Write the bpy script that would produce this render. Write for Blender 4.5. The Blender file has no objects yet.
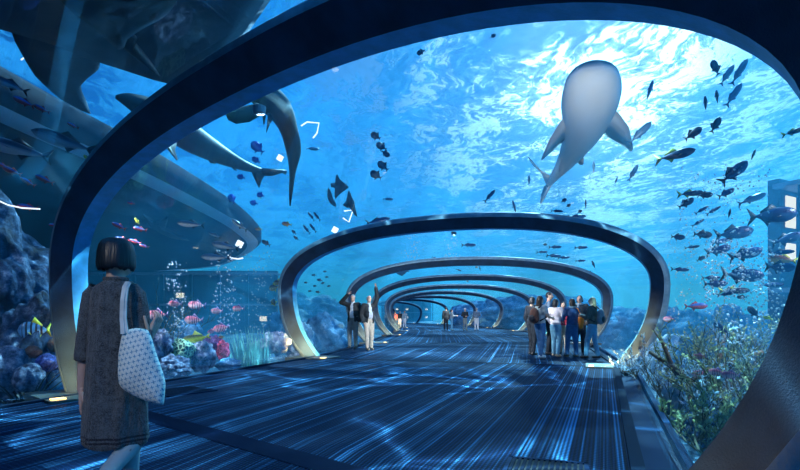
import bpy, bmesh, math, random
from mathutils import Vector, Matrix, noise
import numpy as np
random.seed(7)
scn = bpy.context.scene
COL = scn.collection
# ------------------------------------------------------------------ camera
FPX, HORIZ, EYE = 520.0, 316.4, 1.1
cam_d = bpy.data.cameras.new('camera'); cam = bpy.data.objects.new('camera', cam_d); COL.objects.link(cam)
cam.location = (0, 0, EYE); cam.rotation_euler = (math.pi/2, 0, 0)
cam_d.sensor_width = 36; cam_d.lens = FPX/800*36; cam_d.shift_y = (HORIZ-235)/800
cam_d.clip_start = .05; cam_d.clip_end = 600
scn.camera = cam
vs = scn.view_settings
vs.view_transform = 'Standard'; vs.look = 'None'; vs.gamma = 1; vs.use_curve_mapping = False; vs.exposure = 0.14
scn.cycles.transparent_max_bounces = 40
scn.cycles.max_bounces = 6
scn.cycles.use_denoising = True
scn.cycles.sample_clamp_indirect = 4
# ------------------------------------------------------------------ node helper
class NT:
    def __init__(s, nt): s.t = nt; nt.nodes.clear()
    def n(s, typ, **kw):
        x = s.t.nodes.new(typ); ins = kw.pop('i', {})
        for k, v in kw.items(): setattr(x, k, v)
        for k, v in ins.items():
            if isinstance(v, bpy.types.NodeSocket): s.t.links.new(v, x.inputs[k])
            else:
                if hasattr(x.inputs[k], 'default_value'):
                    dv = x.inputs[k].default_value
                    if hasattr(dv, '__len__') and len(dv) == 4 and len(v) == 3: v = (*v, 1)
                x.inputs[k].default_value = v
        return x
    def math(s, op, a, b=0.0, c=None, clamp=False):
        i = {0: a, 1: b}
        if c is not None: i[2] = c
        return s.n('ShaderNodeMath', operation=op, use_clamp=clamp, i=i).outputs[0]
    def ramp(s, fac, stops, interp='LINEAR'):
        r = s.n('ShaderNodeValToRGB', i={0: fac}); cr = r.color_ramp; cr.interpolation = interp
        while len(cr.elements) < len(stops): cr.elements.new(.5)
        for e, (p, c) in zip(cr.elements, stops):
            e.position = p; e.color = (*c, 1) if hasattr(c, '__len__') else (c, c, c, 1)
        return r.outputs[0]
    def mix(s, f, a, b, bt='MIX'):
        m = s.n('ShaderNodeMix', data_type='RGBA', blend_type=bt)
        for k, v in ((0, f), (6, a), (7, b)):
            if isinstance(v, bpy.types.NodeSocket): s.t.links.new(v, m.inputs[k])
            else: m.inputs[k].default_value = v if k == 0 else ((*v, 1) if len(v) == 3 else v)
        return m.outputs[2]
    def noise(s, vec, scale, detail=3, rough=.5, dist=0.0):
        return s.n('ShaderNodeTexNoise', i={'Vector': vec, 'Scale': scale, 'Detail': detail, 'Roughness': rough, 'Distortion': dist}).outputs[0]
    def out(s, sh, world=False):
        o = s.t.nodes.new('ShaderNodeOutputWorld' if world else 'ShaderNodeOutputMaterial')
        s.t.links.new(sh, o.inputs[0]); return o
# ------------------------------------------------------------------ world: the glow of the deep water and of the daylight above it
SUN = Vector((.385, 1, .49)).normalized()
w = bpy.data.worlds.new('water_light'); scn.world = w; w.use_nodes = True
N = NT(w.node_tree)
dirv = N.n('ShaderNodeTexCoord').outputs['Generated']
def wdot(v):
    v = Vector(v).normalized()
    return N.n('ShaderNodeVectorMath', operation='DOT_PRODUCT', i={0: dirv, 1: tuple(v)}).outputs['Value']
side = N.ramp(N.math('MULTIPLY_ADD', wdot((1, .55, .1)), .5, .5), [(.0, (.012, .05, .13)), (.38, (.008, .05, .20)), (.50, (.004, .12, .55)), (.70, (.015, .27, .85)), (.93, (.04, .48, 1.05))])
up = N.ramp(N.math('MULTIPLY_ADD', wdot((0, 0, 1)), .5, .5), [(.0, .35), (.44, .6), (.52, 1.0), (.62, 1.), (.8, .85), (1., .8)])
base = N.mix(1.0, side, up, 'MULTIPLY')
g = wdot(SUN)
glow = N.ramp(g, [(.86, 0.0), (.94, .05), (.982, .30), (.995, 1.0)])
lit = N.mix(1.0, base, N.mix(glow, (0, 0, 0), (1.9, 2.9, 3.3)), 'ADD')
bg = N.n('ShaderNodeBackground', i={'Color': lit, 'Strength': 1.0})
N.out(bg.outputs[0], True)
# ------------------------------------------------------------------ sun through the water
sd = bpy.data.lights.new('sun', 'SUN'); sd.energy = 11; sd.angle = .03; sd.color = (.32, .72, 1)
so = bpy.data.objects.new('sun', sd); COL.objects.link(so)
so.rotation_euler = Vector((.35, .85, .95)).to_track_quat('Z', 'Y').to_euler()
# ------------------------------------------------------------------ materials
MATS = {}
def mat(name, col, rough=.6, metal=0., noise_amt=0., nscale=8., bump=0., bscale=20., col2=None, spec=.5, emit=None, trans=0.):
    if name in MATS: return MATS[name]
    m = bpy.data.materials.new(name); m.use_nodes = True; n = NT(m.node_tree)
    b = n.n('ShaderNodeBsdfPrincipled', i={'Base Color': col, 'Roughness': rough, 'Metallic': metal, 'Specular IOR Level': spec})
    tc = n.n('ShaderNodeTexCoord').outputs['Object']
    if noise_amt or col2:
        c2 = col2 or tuple(max(0, c*(1-noise_amt)) for c in col)
        f = n.ramp(n.noise(tc, nscale, 4, .6), [(.35, 0.), (.65, 1.)])
        m.node_tree.links.new(n.mix(f, col, c2), b.inputs['Base Color'])
    if bump:
        bp = n.n('ShaderNodeBump', i={'Height': n.noise(tc, bscale, 4, .6), 'Strength': bump, 'Distance': .02})
        m.node_tree.links.new(bp.outputs[0], b.inputs['Normal'])
    if emit: b.inputs['Emission Color'].default_value = (*emit[0], 1); b.inputs['Emission Strength'].default_value = emit[1]
    n.out(b.outputs[0]); m.diffuse_color = (*col, 1)
    MATS[name] = m; return m
def link(name, me, m, parent=None, smooth=False):
    if isinstance(me, bmesh.types.BMesh):
        d = bpy.data.meshes.new(name); me.to_mesh(d); me.free(); me = d
    if smooth: me.polygons.foreach_set('use_smooth', [True]*len(me.polygons))
    if m is not None:
        ms = m if isinstance(m, (list, tuple)) else [m]
        me.materials.clear()
        for x in ms: me.materials.append(x)
    o = bpy.data.objects.new(name, me); COL.objects.link(o)
    if parent is not None: o.parent = parent
    return o
def pydata(vs_, fs, uvs=None):
    me = bpy.data.meshes.new('m'); me.from_pydata([tuple(v) for v in vs_], [], fs); me.update()
    if uvs is not None:
        l = me.uv_layers.new(name='UVMap')
        for lp in me.loops: l.data[lp.index].uv = uvs[lp.vertex_index]
    return me
def empty(name, loc=(0, 0, 0), rz=0.):
    o = bpy.data.objects.new(name, None); o.empty_display_size = .2; COL.objects.link(o)
    o.location = loc; o.rotation_euler = (0, 0, rz); return o
def tag(o, label=None, cat=None, group=None, kind=None):
    if label: o['label'] = label
    if cat: o['category'] = cat
    if group: o['group'] = group
    if kind: o['kind'] = kind
    return o
def copy_tree(o, parent=None):
    c = o.copy(); COL.objects.link(c)
    if parent is not None: c.parent = parent
    for ch in list(o.children): copy_tree(ch, c)
    return c
def grid_faces(nu, nv, cu=False, cv=False):
    f = []
    for i in range(nu if cu else nu-1):
        for j in range(nv if cv else nv-1):
            a, b = i, (i+1) % nu; c, d = j, (j+1) % nv
            f.append((a*nv+c, b*nv+c, b*nv+d, a*nv+d))
    return f
def box(bm, x0, x1, y0, y1, z0, z1, M=None):
    v = [bm.verts.new(M @ Vector(p) if M else p) for p in ((x0,y0,z0),(x1,y0,z0),(x1,y1,z0),(x0,y1,z0),(x0,y0,z1),(x1,y0,z1),(x1,y1,z1),(x0,y1,z1))]
    for q in ((0,3,2,1),(4,5,6,7),(0,1,5,4),(1,2,6,5),(2,3,7,6),(3,0,4,7)): bm.faces.new([v[k] for k in q])
def tube(bm, pts, rad, n=8, caps=True):
    pts = [Vector(p) for p in pts]; rs = rad if hasattr(rad, '__len__') else [rad]*len(pts)
    rings = []; ref = None
    for i, p in enumerate(pts):
        t = (pts[min(i+1, len(pts)-1)]-pts[max(i-1, 0)]).normalized()
        if ref is None: ref = t.orthogonal().normalized()
        ref = (ref - t*ref.dot(t)).normalized() if (ref - t*ref.dot(t)).length > 1e-6 else t.orthogonal().normalized()
        bn = t.cross(ref)
        rings.append([bm.verts.new(p+(ref*math.cos(a)+bn*math.sin(a))*rs[i]) for a in [2*math.pi*k/n for k in range(n)]])
    for r0, r1 in zip(rings, rings[1:]):
        for k in range(n): bm.faces.new((r0[k], r0[(k+1) % n], r1[(k+1) % n], r1[k]))
    if caps: bm.faces.new(rings[0][::-1]); bm.faces.new(rings[-1])
def at(px, py, d): return Vector(((px-400)/FPX*d, d, EYE+(HORIZ-py)/FPX*d))
# ------------------------------------------------------------------ the tunnel's path and section
WM, HM, HT, E1, WF = 5.17, 1.80, 3.23, 2.25, 4.39
POSE = [(-3.9, -3.0, 14, .86), (-1.49, 5.18, 40.6, .85), (1.32, 12.96, 19.5, .86), (3.25, 21.93, 2, 1.0), (4.0, 30.8, 4, 1.03), (4.55, 40.12, 0, 1.04),
        (4.48, 50.33, -2, 1.0), (3.63, 61.07, -10, .99), (1.35, 72.14, -13, 1.0), (-1.67, 83.59, -19, 1.), (-6.0, 94.5, -24, 1.), (-11.4, 105, -29, 1.), (-17.5, 114.5, -34, 1.)]
def profile(n=56):
    x, z = [], []
    for k in range(12):
        h = HM*k/12; z.append(h); x.append(WM-(WM-WF)*((HM-h)/HM)**2)
    xs = list(x); zs = list(z)
    for k in range(n+1):
        t = math.pi*k/n
        xs.append(math.copysign(abs(math.cos(t))**(2/E1), math.cos(t))*WM); zs.append(HM+(HT-HM)*abs(math.sin(t))**(2/E1))
    return xs+[-a for a in x[::-1]], zs+z[::-1]
PX, PZ = profile()
def prof_norm(s):
    out = []
    for i in range(len(PX)):
        a, b = max(i-1, 0), min(i+1, len(PX)-1)
        dx, dz = (PX[b]-PX[a])*s, PZ[b]-PZ[a]; l = math.hypot(dx, dz)
        out.append((dz/l, -dx/l))
    return out
def cr(a, b, c, d, t):
    return .5*((2*b)+(-a+c)*t+(2*a-5*b+4*c-d)*t*t+(-a+3*b-3*c+d)*t**3)
def pose(t):
    i = min(int(t), len(POSE)-2); f = t-i
    q = [POSE[max(0, min(len(POSE)-1, i+k))] for k in (-1, 0, 1, 2)]
    return tuple(q[1][k]*(1-f)+q[2][k]*f for k in range(4))
def tp(t, u, h, n=0.):
    """tunnel point: path parameter, across (times width scale), height, forward offset"""
    i = min(int(t), len(POSE)-2); f = t-i
    def at_(q):
        x, y, th, s = POSE[q]; th = math.radians(th); c, sn = math.cos(th), math.sin(th)
        return Vector((x+c*u*s+sn*n, y-sn*u*s+c*n, h))
    return at_(i) if f == 0 else at_(i).lerp(at_(i+1), f)      # each bay runs straight between its arches
_samp = [(k/10, pose(k/10)) for k in range(0, (len(POSE)-1)*10)]
def inside(p):
    if p.z > HT+.15: return False
    best = min(_samp, key=lambda q: (q[1][0]-p.x)**2+(q[1][1]-p.y)**2)
    x, y, th, s = best[1]; th = math.radians(th)
    u = abs((p.x-x)*math.cos(th)-(p.y-y)*math.sin(th))/s
    if p.z < HM: wdt = WM-(WM-WF)*((HM-max(p.z, 0))/HM)**2
    else: wdt = WM*(max(0, 1-((p.z-HM)/(HT-HM))**E1))**(1/E1)
    return u < wdt+.35
def exit_depth(px, py):
    d = 1.5; last = 1.
    while d < 90:
        if inside(at(px, py, d)): last = d
        d *= 1.03
    return last
# sunlight focused by the ripples: a rippled light falling from just under the surface
cd = bpy.data.lights.new('ripple_light', 'SPOT'); cd.energy = 30000; cd.color = (.55, .85, 1); cd.spot_size = 1.9; cd.spot_blend = .6; cd.shadow_soft_size = .02
cd.use_nodes = True; n = NT(cd.node_tree)
nv = n.n('ShaderNodeTexCoord').outputs['Normal']; sp_ = n.n('ShaderNodeSeparateXYZ', i={0: nv})
pv = n.n('ShaderNodeCombineXYZ', i={0: n.math('DIVIDE', sp_.outputs[0], sp_.outputs[2]), 1: n.math('DIVIDE', sp_.outputs[1], sp_.outputs[2])}).outputs[0]
wv = n.n('ShaderNodeVectorMath', operation='MULTIPLY_ADD', i={0: n.n('ShaderNodeTexNoise', i={'Vector': pv, 'Scale': 3., 'Detail': 2}).outputs['Color'], 1: (.45, .45, 0), 2: pv}).outputs[0]
ed = n.n('ShaderNodeTexVoronoi', feature='DISTANCE_TO_EDGE', i={'Vector': wv, 'Scale': 4.6}).outputs['Distance']
msk = n.ramp(n.noise(pv, 2.2, 2), [(.42, 0.), (.56, 1.)])
st = n.math('MULTIPLY', n.ramp(ed, [(0, 1.), (.022, .35), (.07, 0.)]), msk)
em = n.n('ShaderNodeEmission', i={'Color': (.6, .88, 1), 'Strength': st}); lo_ = cd.node_tree.nodes.new('ShaderNodeOutputLight'); cd.node_tree.links.new(em.outputs[0], lo_.inputs[0])
co_ = bpy.data.objects.new('ripple_light', cd); COL.objects.link(co_); co_.location = (1, 7.5, 9.4)

# fill spot without a fixture, added to brighten the foreground woman
fd = bpy.data.lights.new('woman_fill_spot', 'SPOT'); fd.energy = 130; fd.color = (1, .95, .88); fd.spot_size = .62; fd.spot_blend = 1; fd.shadow_soft_size = .15
fo = bpy.data.objects.new('woman_fill_spot', fd); COL.objects.link(fo); fo.location = (-2.2, -.6, 3.0); fo.rotation_euler = (Vector((-2.2, -.6, 3.0))-Vector((-1.42, 2.72, .95))).to_track_quat('Z', 'Y').to_euler()

# unseen fill spots added over the reefs to brighten them
for nm, p, t, e in (('reef_fill', (-6.3, 9.5, 4.3), (-4.6, 12.3, .4), 900), ('reef_fill', (7.5, 5.5, 4.6), (5.8, 9.0, .0), 1300), ('reef_fill', (-9.3, 5.2, 4.4), (-7.4, 8.8, .8), 200)):
    d_ = bpy.data.lights.new(nm, 'SPOT'); d_.energy = e; d_.color = (.8, .93, 1); d_.spot_size = 1.25; d_.spot_blend = 1; d_.shadow_soft_size = .1
    o_ = bpy.data.objects.new(nm, d_); COL.objects.link(o_); o_.location = p; o_.rotation_euler = (Vector(p)-Vector(t)).to_track_quat('Z', 'Y').to_euler()

fl = bpy.data.lights.new('whale_fill_spot', 'SPOT'); fl.energy = 380; fl.color = (.9, .96, 1); fl.spot_size = 1.0; fl.spot_blend = 1; fl.shadow_soft_size = .15  # unseen spot added to lighten the whale shark from below
o_ = bpy.data.objects.new('whale_fill_spot', fl); COL.objects.link(o_); o_.location = (3.2, 9.0, 3.95); o_.rotation_euler = (Vector((3.2, 9.0, 3.95))-Vector((4.8, 13.2, 6.3))).to_track_quat('Z', 'Y').to_euler()
# ------------------------------------------------------------------ water surface, seen from below
m = bpy.data.materials.new('water_surface'); m.use_nodes = True; n = NT(m.node_tree)
pos = n.n('ShaderNodeTexCoord').outputs['Object']
warp = n.n('ShaderNodeVectorMath', operation='MULTIPLY_ADD', i={0: n.n('ShaderNodeTexNoise', i={'Vector': pos, 'Scale': .35, 'Detail': 4}).outputs['Color'], 1: (2.2, 2.2, 0), 2: pos}).outputs[0]
sq = n.n('ShaderNodeMapping', i={'Vector': warp, 'Rotation': (0, 0, .5), 'Scale': (1, .55, 1)}).outputs[0]
pat = n.noise(sq, .55, 9, .62, .7)
fine = n.noise(sq, 2.6, 7, .65, 1.1)
bigp = n.noise(sq, .13, 2, .5, .4)
hgt = n.math('ADD', pat, n.math('MULTIPLY', fine, .45))
bump = n.n('ShaderNodeBump', i={'Height': hgt, 'Strength': 1., 'Distance': 1.3}).outputs[0]
open_ = n.ramp(n.math('ADD', n.math('ADD', n.math('MULTIPLY', pat, .6), n.math('MULTIPLY', fine, .5)), n.math('MULTIPLY_ADD', bigp, .5, -.17)), [(.57, .10), (.645, .30), (.67, .85), (.75, 1.)])
tint = n.ramp(fine, [(.3, (.015, .20, .55)), (.6, (.06, .42, .82))])
trl = n.n('ShaderNodeBsdfTranslucent', i={'Color': tint, 'Normal': bump}).outputs[0]
gls = n.n('ShaderNodeBsdfGlossy', i={'Color': (.8, .95, 1), 'Roughness': .12, 'Normal': bump}).outputs[0]
tr = n.n('ShaderNodeBsdfTransparent', i={'Color': (.85, .97, 1)}).outputs[0]
a1 = n.n('ShaderNodeMixShader', i={0: .55, 1: trl, 2: gls}).outputs[0]
a2 = n.n('ShaderNodeMixShader', i={0: open_, 1: a1, 2: tr}).outputs[0]
n.out(a2)
bm = bmesh.new(); bmesh.ops.create_grid(bm, x_segments=60, y_segments=60, size=90)
for v in bm.verts: v.co.z = .18*noise.noise(v.co*.25)
o = link('water_surface', bm, m, smooth=True); o.location = (10, 60, 10.0); tag(o, kind='structure')
# ------------------------------------------------------------------ floor
def floor_mat():
    m = bpy.data.materials.new('ribbed_floor'); m.use_nodes = True; n = NT(m.node_tree)
    uv = n.n('ShaderNodeUVMap').outputs[0]
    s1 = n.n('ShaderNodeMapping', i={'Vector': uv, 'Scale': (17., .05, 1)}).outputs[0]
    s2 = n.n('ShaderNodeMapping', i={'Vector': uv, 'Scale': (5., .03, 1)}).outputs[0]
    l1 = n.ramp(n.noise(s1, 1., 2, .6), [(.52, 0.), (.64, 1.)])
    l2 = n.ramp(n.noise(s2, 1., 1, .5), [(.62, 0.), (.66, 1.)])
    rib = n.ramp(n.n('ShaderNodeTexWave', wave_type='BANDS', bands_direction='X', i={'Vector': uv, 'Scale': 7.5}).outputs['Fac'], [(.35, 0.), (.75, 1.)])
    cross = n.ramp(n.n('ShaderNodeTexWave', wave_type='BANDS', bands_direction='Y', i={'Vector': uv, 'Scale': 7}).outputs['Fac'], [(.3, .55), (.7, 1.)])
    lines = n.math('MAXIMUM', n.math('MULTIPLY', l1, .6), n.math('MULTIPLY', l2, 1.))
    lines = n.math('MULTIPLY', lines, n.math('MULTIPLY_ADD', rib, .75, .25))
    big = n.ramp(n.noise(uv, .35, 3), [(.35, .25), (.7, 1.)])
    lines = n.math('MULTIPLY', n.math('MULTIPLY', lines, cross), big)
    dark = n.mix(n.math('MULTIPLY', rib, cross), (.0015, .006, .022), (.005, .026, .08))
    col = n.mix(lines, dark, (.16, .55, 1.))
    hgt = n.math('ADD', rib, n.math('MULTIPLY', cross, .5))
    bp = n.n('ShaderNodeBump', i={'Height': hgt, 'Strength': .5, 'Distance': .01}).outputs[0]
    b = n.n('ShaderNodeBsdfPrincipled', i={'Base Color': col, 'Roughness': .55, 'Specular IOR Level': .03, 'Normal': bp}).outputs[0]
    n.out(b); return m
def sweep_uv(t0, t1, us, zs, step=10, hfun=None):
    V, UV, L, prev = [], [], 0., None
    nt = int(round((t1-t0)*step))+1
    for i in range(nt):
        t = t0+(t1-t0)*i/(nt-1); c = tp(t, 0, 0)
        if prev is not None: L += (c-prev).length
        prev = c
        for u, z in zip(us, zs):
            V.append(tp(t, u, z)); UV.append((u, L))
    return pydata(V, grid_faces(nt, len(us)), UV)
TE = len(POSE)-1.001
us = [WF*k/10 for k in range(10, -11, -1)]
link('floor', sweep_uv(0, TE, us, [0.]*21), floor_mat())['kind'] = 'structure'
# curb + reflective gutter + outer kerb at each side
gut = mat('gutter_blue_steel', (.008, .04, .10), .6, 0., spec=.05)
curb = mat('dark_edge_metal', (.006, .02, .045), .7, 0., spec=.05)
for sgn, num in ((-1, 1), (1, 2)):
    a = [(WF+.02, -.02), (WF+.02, -.14), (WF+.42, -.14), (WF+.42, -.05), (WF+.5, -.05), (WF+.5, -.6)]
    if sgn > 0: a = a
    uu = [sgn*p[0] for p in a]; zz = [p[1] for p in a]
    if sgn < 0: uu = uu[::-1]; zz = zz[::-1]
    me = sweep_uv(0, TE, uu if sgn < 0 else uu[::-1], zz if sgn < 0 else zz[::-1])
    o = link('trim_%d' % num, me, gut); o['kind'] = 'structure'
    bmc = sweep_uv(0, TE, [sgn*(WF-.09), sgn*(WF-.09), sgn*(WF+.03), sgn*(WF+.03)], [0, .035, .035, -.1])
    o = link('trim_%d' % (num+2), bmc, curb); o['kind'] = 'structure'
# ------------------------------------------------------------------ arches
rim_m = mat('arch_rim_steel', (.22, .34, .42), .5, .3, .35, 5, .2, 60)
navy_m = mat('arch_splay_navy', (.022, .06, .12), .55, 0, .5, 3, .35, 90)
lit_band_m = mat('arch_band_painted_light', (.08, .44, .80), .5, .1, .3, 6, .2, 60)  # brighter blue: the water's light on the soffit is put into the colour
plate_m = mat('foot_plate', (.16, .14, .11), .5, .2)
lamp_m = mat('uplight_lens', (1, .75, .35), .5, 0, emit=((1, .62, .2), 2.5))
ORD = ['nearest', 'second', 'third', 'fourth', 'fifth', 'sixth', 'seventh', 'eighth', 'ninth', 'tenth', 'eleventh', 'twelfth']
FILL = {1: 110, 2: 2600, 3: 1300, 4: 1800, 5: 1500, 6: 1000}
def arch(i):
    s = POSE[i][3]; nr = prof_norm(s)
    C = tp(i, 0, 0); root = empty('tunnel_arch', C)
    def strip(name, a, b, mt, extra=None):
        V = []
        chain = [a, b]+(extra or [])
        for k in range(len(PX)):
            flare = max(0., 1-PZ[k]/1.0)**2
            for (ax, rd) in chain:
                ofs = rd - flare*(.28 if rd > .01 else .12)*(1 if rd < .4 else 0)
                p = tp(i, PX[k]+nr[k][0]*ofs/s, PZ[k]+nr[k][1]*rd*(PZ[k] > .02), ax)
                V.append(p-C)
        return link(name, pydata(V, grid_faces(len(PX), len(chain))), mt, root, True)
    strip('inner_band', (.0, 0), (-.22, 0), lit_band_m)
    strip('splayed_face', (-.22, 0), (-.44, .23), navy_m)
    strip('rim', (-.44, .23), (-.44, .30), rim_m, [(-.38, .36), (0, .36), (0, 0)])
    for sg in (-1, 1):
        nm = 'right' if sg > 0 else 'left'
        bm = bmesh.new(); M = Matrix.Translation(tp(i, sg*WF, 0, -.25)-C) @ Matrix.Rotation(-math.radians(POSE[i][2]), 4, 'Z')
        box(bm, *sorted((-sg*.66, sg*.50)), -.62, .3, -.06, .03, M)
        link('foot_plate', bm, plate_m, root)
        bm = bmesh.new()
        box(bm, *sorted((-sg*.60, -sg*.50)), -.58, -.42, .031, .05, M)
        fx = link('uplight', bm, lamp_m, root)
        if i <= 8:
            ld = bpy.data.lights.new('uplight_lamp', 'SPOT'); ld.energy = (45 if sg > 0 else 260) if i == 1 else 620; ld.color = (1, .62, .24); ld.spot_size = 1.2; ld.spot_blend = 1; ld.shadow_soft_size = .04
            lo = bpy.data.objects.new('uplight_lamp', ld); COL.objects.link(lo); lo.parent = root
            src = tp(i, sg*(WF-.55), .07, -.75)-C
            lo.location = src
            tgt = tp(i, sg*(WF+.06), .34, -.33)-C
            lo.rotation_euler = (src-tgt).to_track_quat('Z', 'Y').to_euler()
    if i <= 6:
        # downlight added behind the crest, out of view, to brighten the visitors
        bm = bmesh.new(); p0 = tp(i, 0, HT-.03, .10)-C; tube(bm, [p0+Vector((0, 0, .02)), p0-Vector((0, 0, .05))], [.07, .06], 14); link('fill_spot', bm, rim_m, root)
        ld = bpy.data.lights.new('crest_fill_lamp', 'SPOT'); ld.energy = FILL[i]; ld.color = (.86, .95, 1); ld.spot_size = 2.3; ld.spot_blend = 1; ld.shadow_soft_size = .05
        lo = bpy.data.objects.new('crest_fill_lamp', ld); COL.objects.link(lo); lo.parent = root; lo.location = p0-Vector((0, 0, .08))
        lo.rotation_euler = (p0-(tp(min(i+.75, TE), 0, .6)-C)).to_track_quat('Z', 'Y').to_euler()
    side = 'spanning the walkway with its left foot behind the woman' if i == 1 else ('over the group of eight visitors' if i == 2 else ('behind the two men in dark jackets' if i == 3 else 'counting from the camera down the tunnel'))
    tag(root, '%s dark blue tunnel arch %s' % (ORD[i-1], side), 'arch', 'tunnel arches')
for i in range(1, len(POSE)-1): arch(i)
# ------------------------------------------------------------------ acrylic panes between the arches
m = bpy.data.materials.new('acrylic'); m.use_nodes = True; n = NT(m.node_tree)
tr = n.n('ShaderNodeBsdfTransparent', i={'Color': (.96, .985, .995)}).outputs[0]
gl = n.n('ShaderNodeBsdfGlossy', i={'Color': (.8, .9, 1), 'Roughness': .02}).outputs[0]
fr = n.math('MULTIPLY', n.n('ShaderNodeFresnel', i={'IOR': 1.25}).outputs[0], .09)
n.out(n.n('ShaderNodeMixShader', i={0: fr, 1: tr, 2: gl}).outputs[0]); acr = m
for i in range(0, len(POSE)-2):
    s0 = 0.0; V = []; K = 9
    for k in range(K):
        t = i+k/(K-1)*.9999
        nr = prof_norm(pose(t)[3])
        for j in range(len(PX)):
            V.append(tp(t, PX[j]+nr[j][0]*.3, PZ[j]+nr[j][1]*.3*(PZ[j] > .02)))
    o = link('window_%d' % (i+1), pydata(V, grid_faces(K, len(PX))), acr, None, True); o['kind'] = 'structure'
# ------------------------------------------------------------------ seabed
m = bpy.data.materials.new('seabed'); m.use_nodes = True; n = NT(m.node_tree)
tc = n.n('ShaderNodeTexCoord').outputs['Object']
c = n.ramp(n.noise(tc, .9, 8, .7), [(.3, (.02, .07, .13)), (.5, (.08, .22, .34)), (.72, (.45, .62, .7))])
bp = n.n('ShaderNodeBump', i={'Height': n.noise(tc, 2.5, 8, .7), 'Strength': .9, 'Distance': .3}).outputs[0]
n.out(n.n('ShaderNodeBsdfPrincipled', i={'Base Color': c, 'Roughness': .9, 'Normal': bp}).outputs[0])
V = []; GX, GY = 110, 120
for i in range(GX):
    for j in range(GY):
        x = -75+165*i/(GX-1); y = -8+170*j/(GY-1)
        h = -.55+.5*noise.noise(Vector((x*.25, y*.25, 3)))
        best = min(_samp[::3], key=lambda q: (q[1][0]-x)**2+(q[1][1]-y)**2)
        d = math.hypot(best[1][0]-x, best[1][1]-y)
        h = -.62+max(0, h+.55+.15)*min(1, max(0, (d-6.3)/4))*1.6
        if d < 6.3: h = -.62
        V.append((x, y, h))
link('seabed', pydata(V, grid_faces(GX, GY)), m, None, True)['kind'] = 'structure'

# ------------------------------------------------------------------ hazy water around the tunnel (the air inside is clear)
m = bpy.data.materials.new('hazy_water'); m.use_nodes = True; n = NT(m.node_tree)
v1 = n.n('ShaderNodeVolumeScatter', i={'Color': (.065, .49, 1.), 'Density': .02, 'Anisotropy': .35}).outputs[0]
v2 = n.n('ShaderNodeVolumeAbsorption', i={'Color': (.3, .77, 1.), 'Density': .013}).outputs[0]
v = n.n('ShaderNodeAddShader', i={0: v1, 1: v2}).outputs[0]
o_ = n.t.nodes.new('ShaderNodeOutputMaterial'); n.t.links.new(v, o_.inputs['Volume'])
bm = bmesh.new(); box(bm, -70, 90, -9, 160, -1.5, 9.6)
nt = int(TE*6)+1; R = []
for k in range(nt):
    t = TE*k/(nt-1); nr = prof_norm(pose(t)[3])
    ring = [bm.verts.new(tp(t, PX[j]+nr[j][0]*.34, (PZ[j]+nr[j][1]*.34) if PZ[j] > .02 else -.61)) for j in range(len(PX))]
    R.append(ring)
for a, b in zip(R, R[1:]):
    L_ = len(a)
    for k in range(L_): bm.faces.new((a[k], a[(k+1) % L_], b[(k+1) % L_], b[k]))
bm.faces.new(R[0][::-1]); bm.faces.new(R[-1])
# the tube's normals must look into the tunnel
c = tp(2.5, 0, 1.5); f0 = min((f for f in bm.faces if len(f.verts) == 4 and max(abs(x) for x in f.normal) >= 0), key=lambda f: (f.calc_center_median()-tp(2.5, 0, 3.5)).length)
f0.normal_update()
if f0.normal.z > 0:
    for f in list(bm.faces)[6:]: f.normal_flip()
o = link('water_haze', bm, m); tag(o, kind='structure')
# ------------------------------------------------------------------ reef, rocks and plants
def nmat(name, stops, scale=3., detail=8, bump=.8, bscale=6., bd=.08, rough=.85, dist=0.):
    m = bpy.data.materials.new(name); m.use_nodes = True; n = NT(m.node_tree)
    tc = n.n('ShaderNodeTexCoord').outputs['Object']
    c = n.ramp(n.noise(tc, scale, detail, .68, dist), stops)
    bp = n.n('ShaderNodeBump', i={'Height': n.noise(tc, bscale, 7, .7), 'Strength': bump, 'Distance': bd}).outputs[0]
    n.out(n.n('ShaderNodeBsdfPrincipled', i={'Base Color': c, 'Roughness': rough, 'Normal': bp}).outputs[0]); return m
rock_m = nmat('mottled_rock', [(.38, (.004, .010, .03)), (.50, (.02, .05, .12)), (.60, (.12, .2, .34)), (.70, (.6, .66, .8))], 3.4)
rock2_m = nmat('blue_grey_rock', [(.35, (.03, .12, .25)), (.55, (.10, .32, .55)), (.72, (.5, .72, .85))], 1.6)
white_m = nmat('white_coral_rock', [(.35, (.15, .3, .42)), (.5, (.5, .65, .75)), (.62, (.9, .95, 1))], 4)
greycor_m = nmat('grey_lilac_coral', [(.38, (.04, .06, .12)), (.52, (.20, .24, .38)), (.66, (.6, .62, .75))], 7, 6, 1., 14, .05)
bluecor_m = nmat('blue_bubble_coral', [(.38, (.01, .03, .2)), (.55, (.06, .14, .6)), (.7, (.3, .45, .95))], 12, 5, 1., 20, .04)
purp_m = nmat('purple_soft_coral', [(.38, (.06, .02, .10)), (.55, (.28, .10, .32)), (.7, (.7, .45, .75))], 9, 5, .8, 18, .03)
red_m = nmat('red_coral', [(.4, (.25, .01, .04)), (.6, (.7, .08, .2))], 9, 4)
brown_m = nmat('brown_rock', [(.38, (.03, .02, .03)), (.6, (.20, .14, .13)), (.75, (.4, .32, .3))], 5)
m = bpy.data.materials.new('green_brain_coral'); m.use_nodes = True; n = NT(m.node_tree)
tc = n.n('ShaderNodeTexCoord').outputs['Object']
vo = n.n('ShaderNodeTexVoronoi', feature='DISTANCE_TO_EDGE', i={'Vector': tc, 'Scale': 11.}).outputs['Distance']
n.out(n.n('ShaderNodeBsdfPrincipled', i={'Base Color': n.ramp(vo, [(.06, (.45, .75, .45)), (.16, (.02, .10, .06))]), 'Roughness': .7}).outputs[0]); brain_m = m
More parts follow.
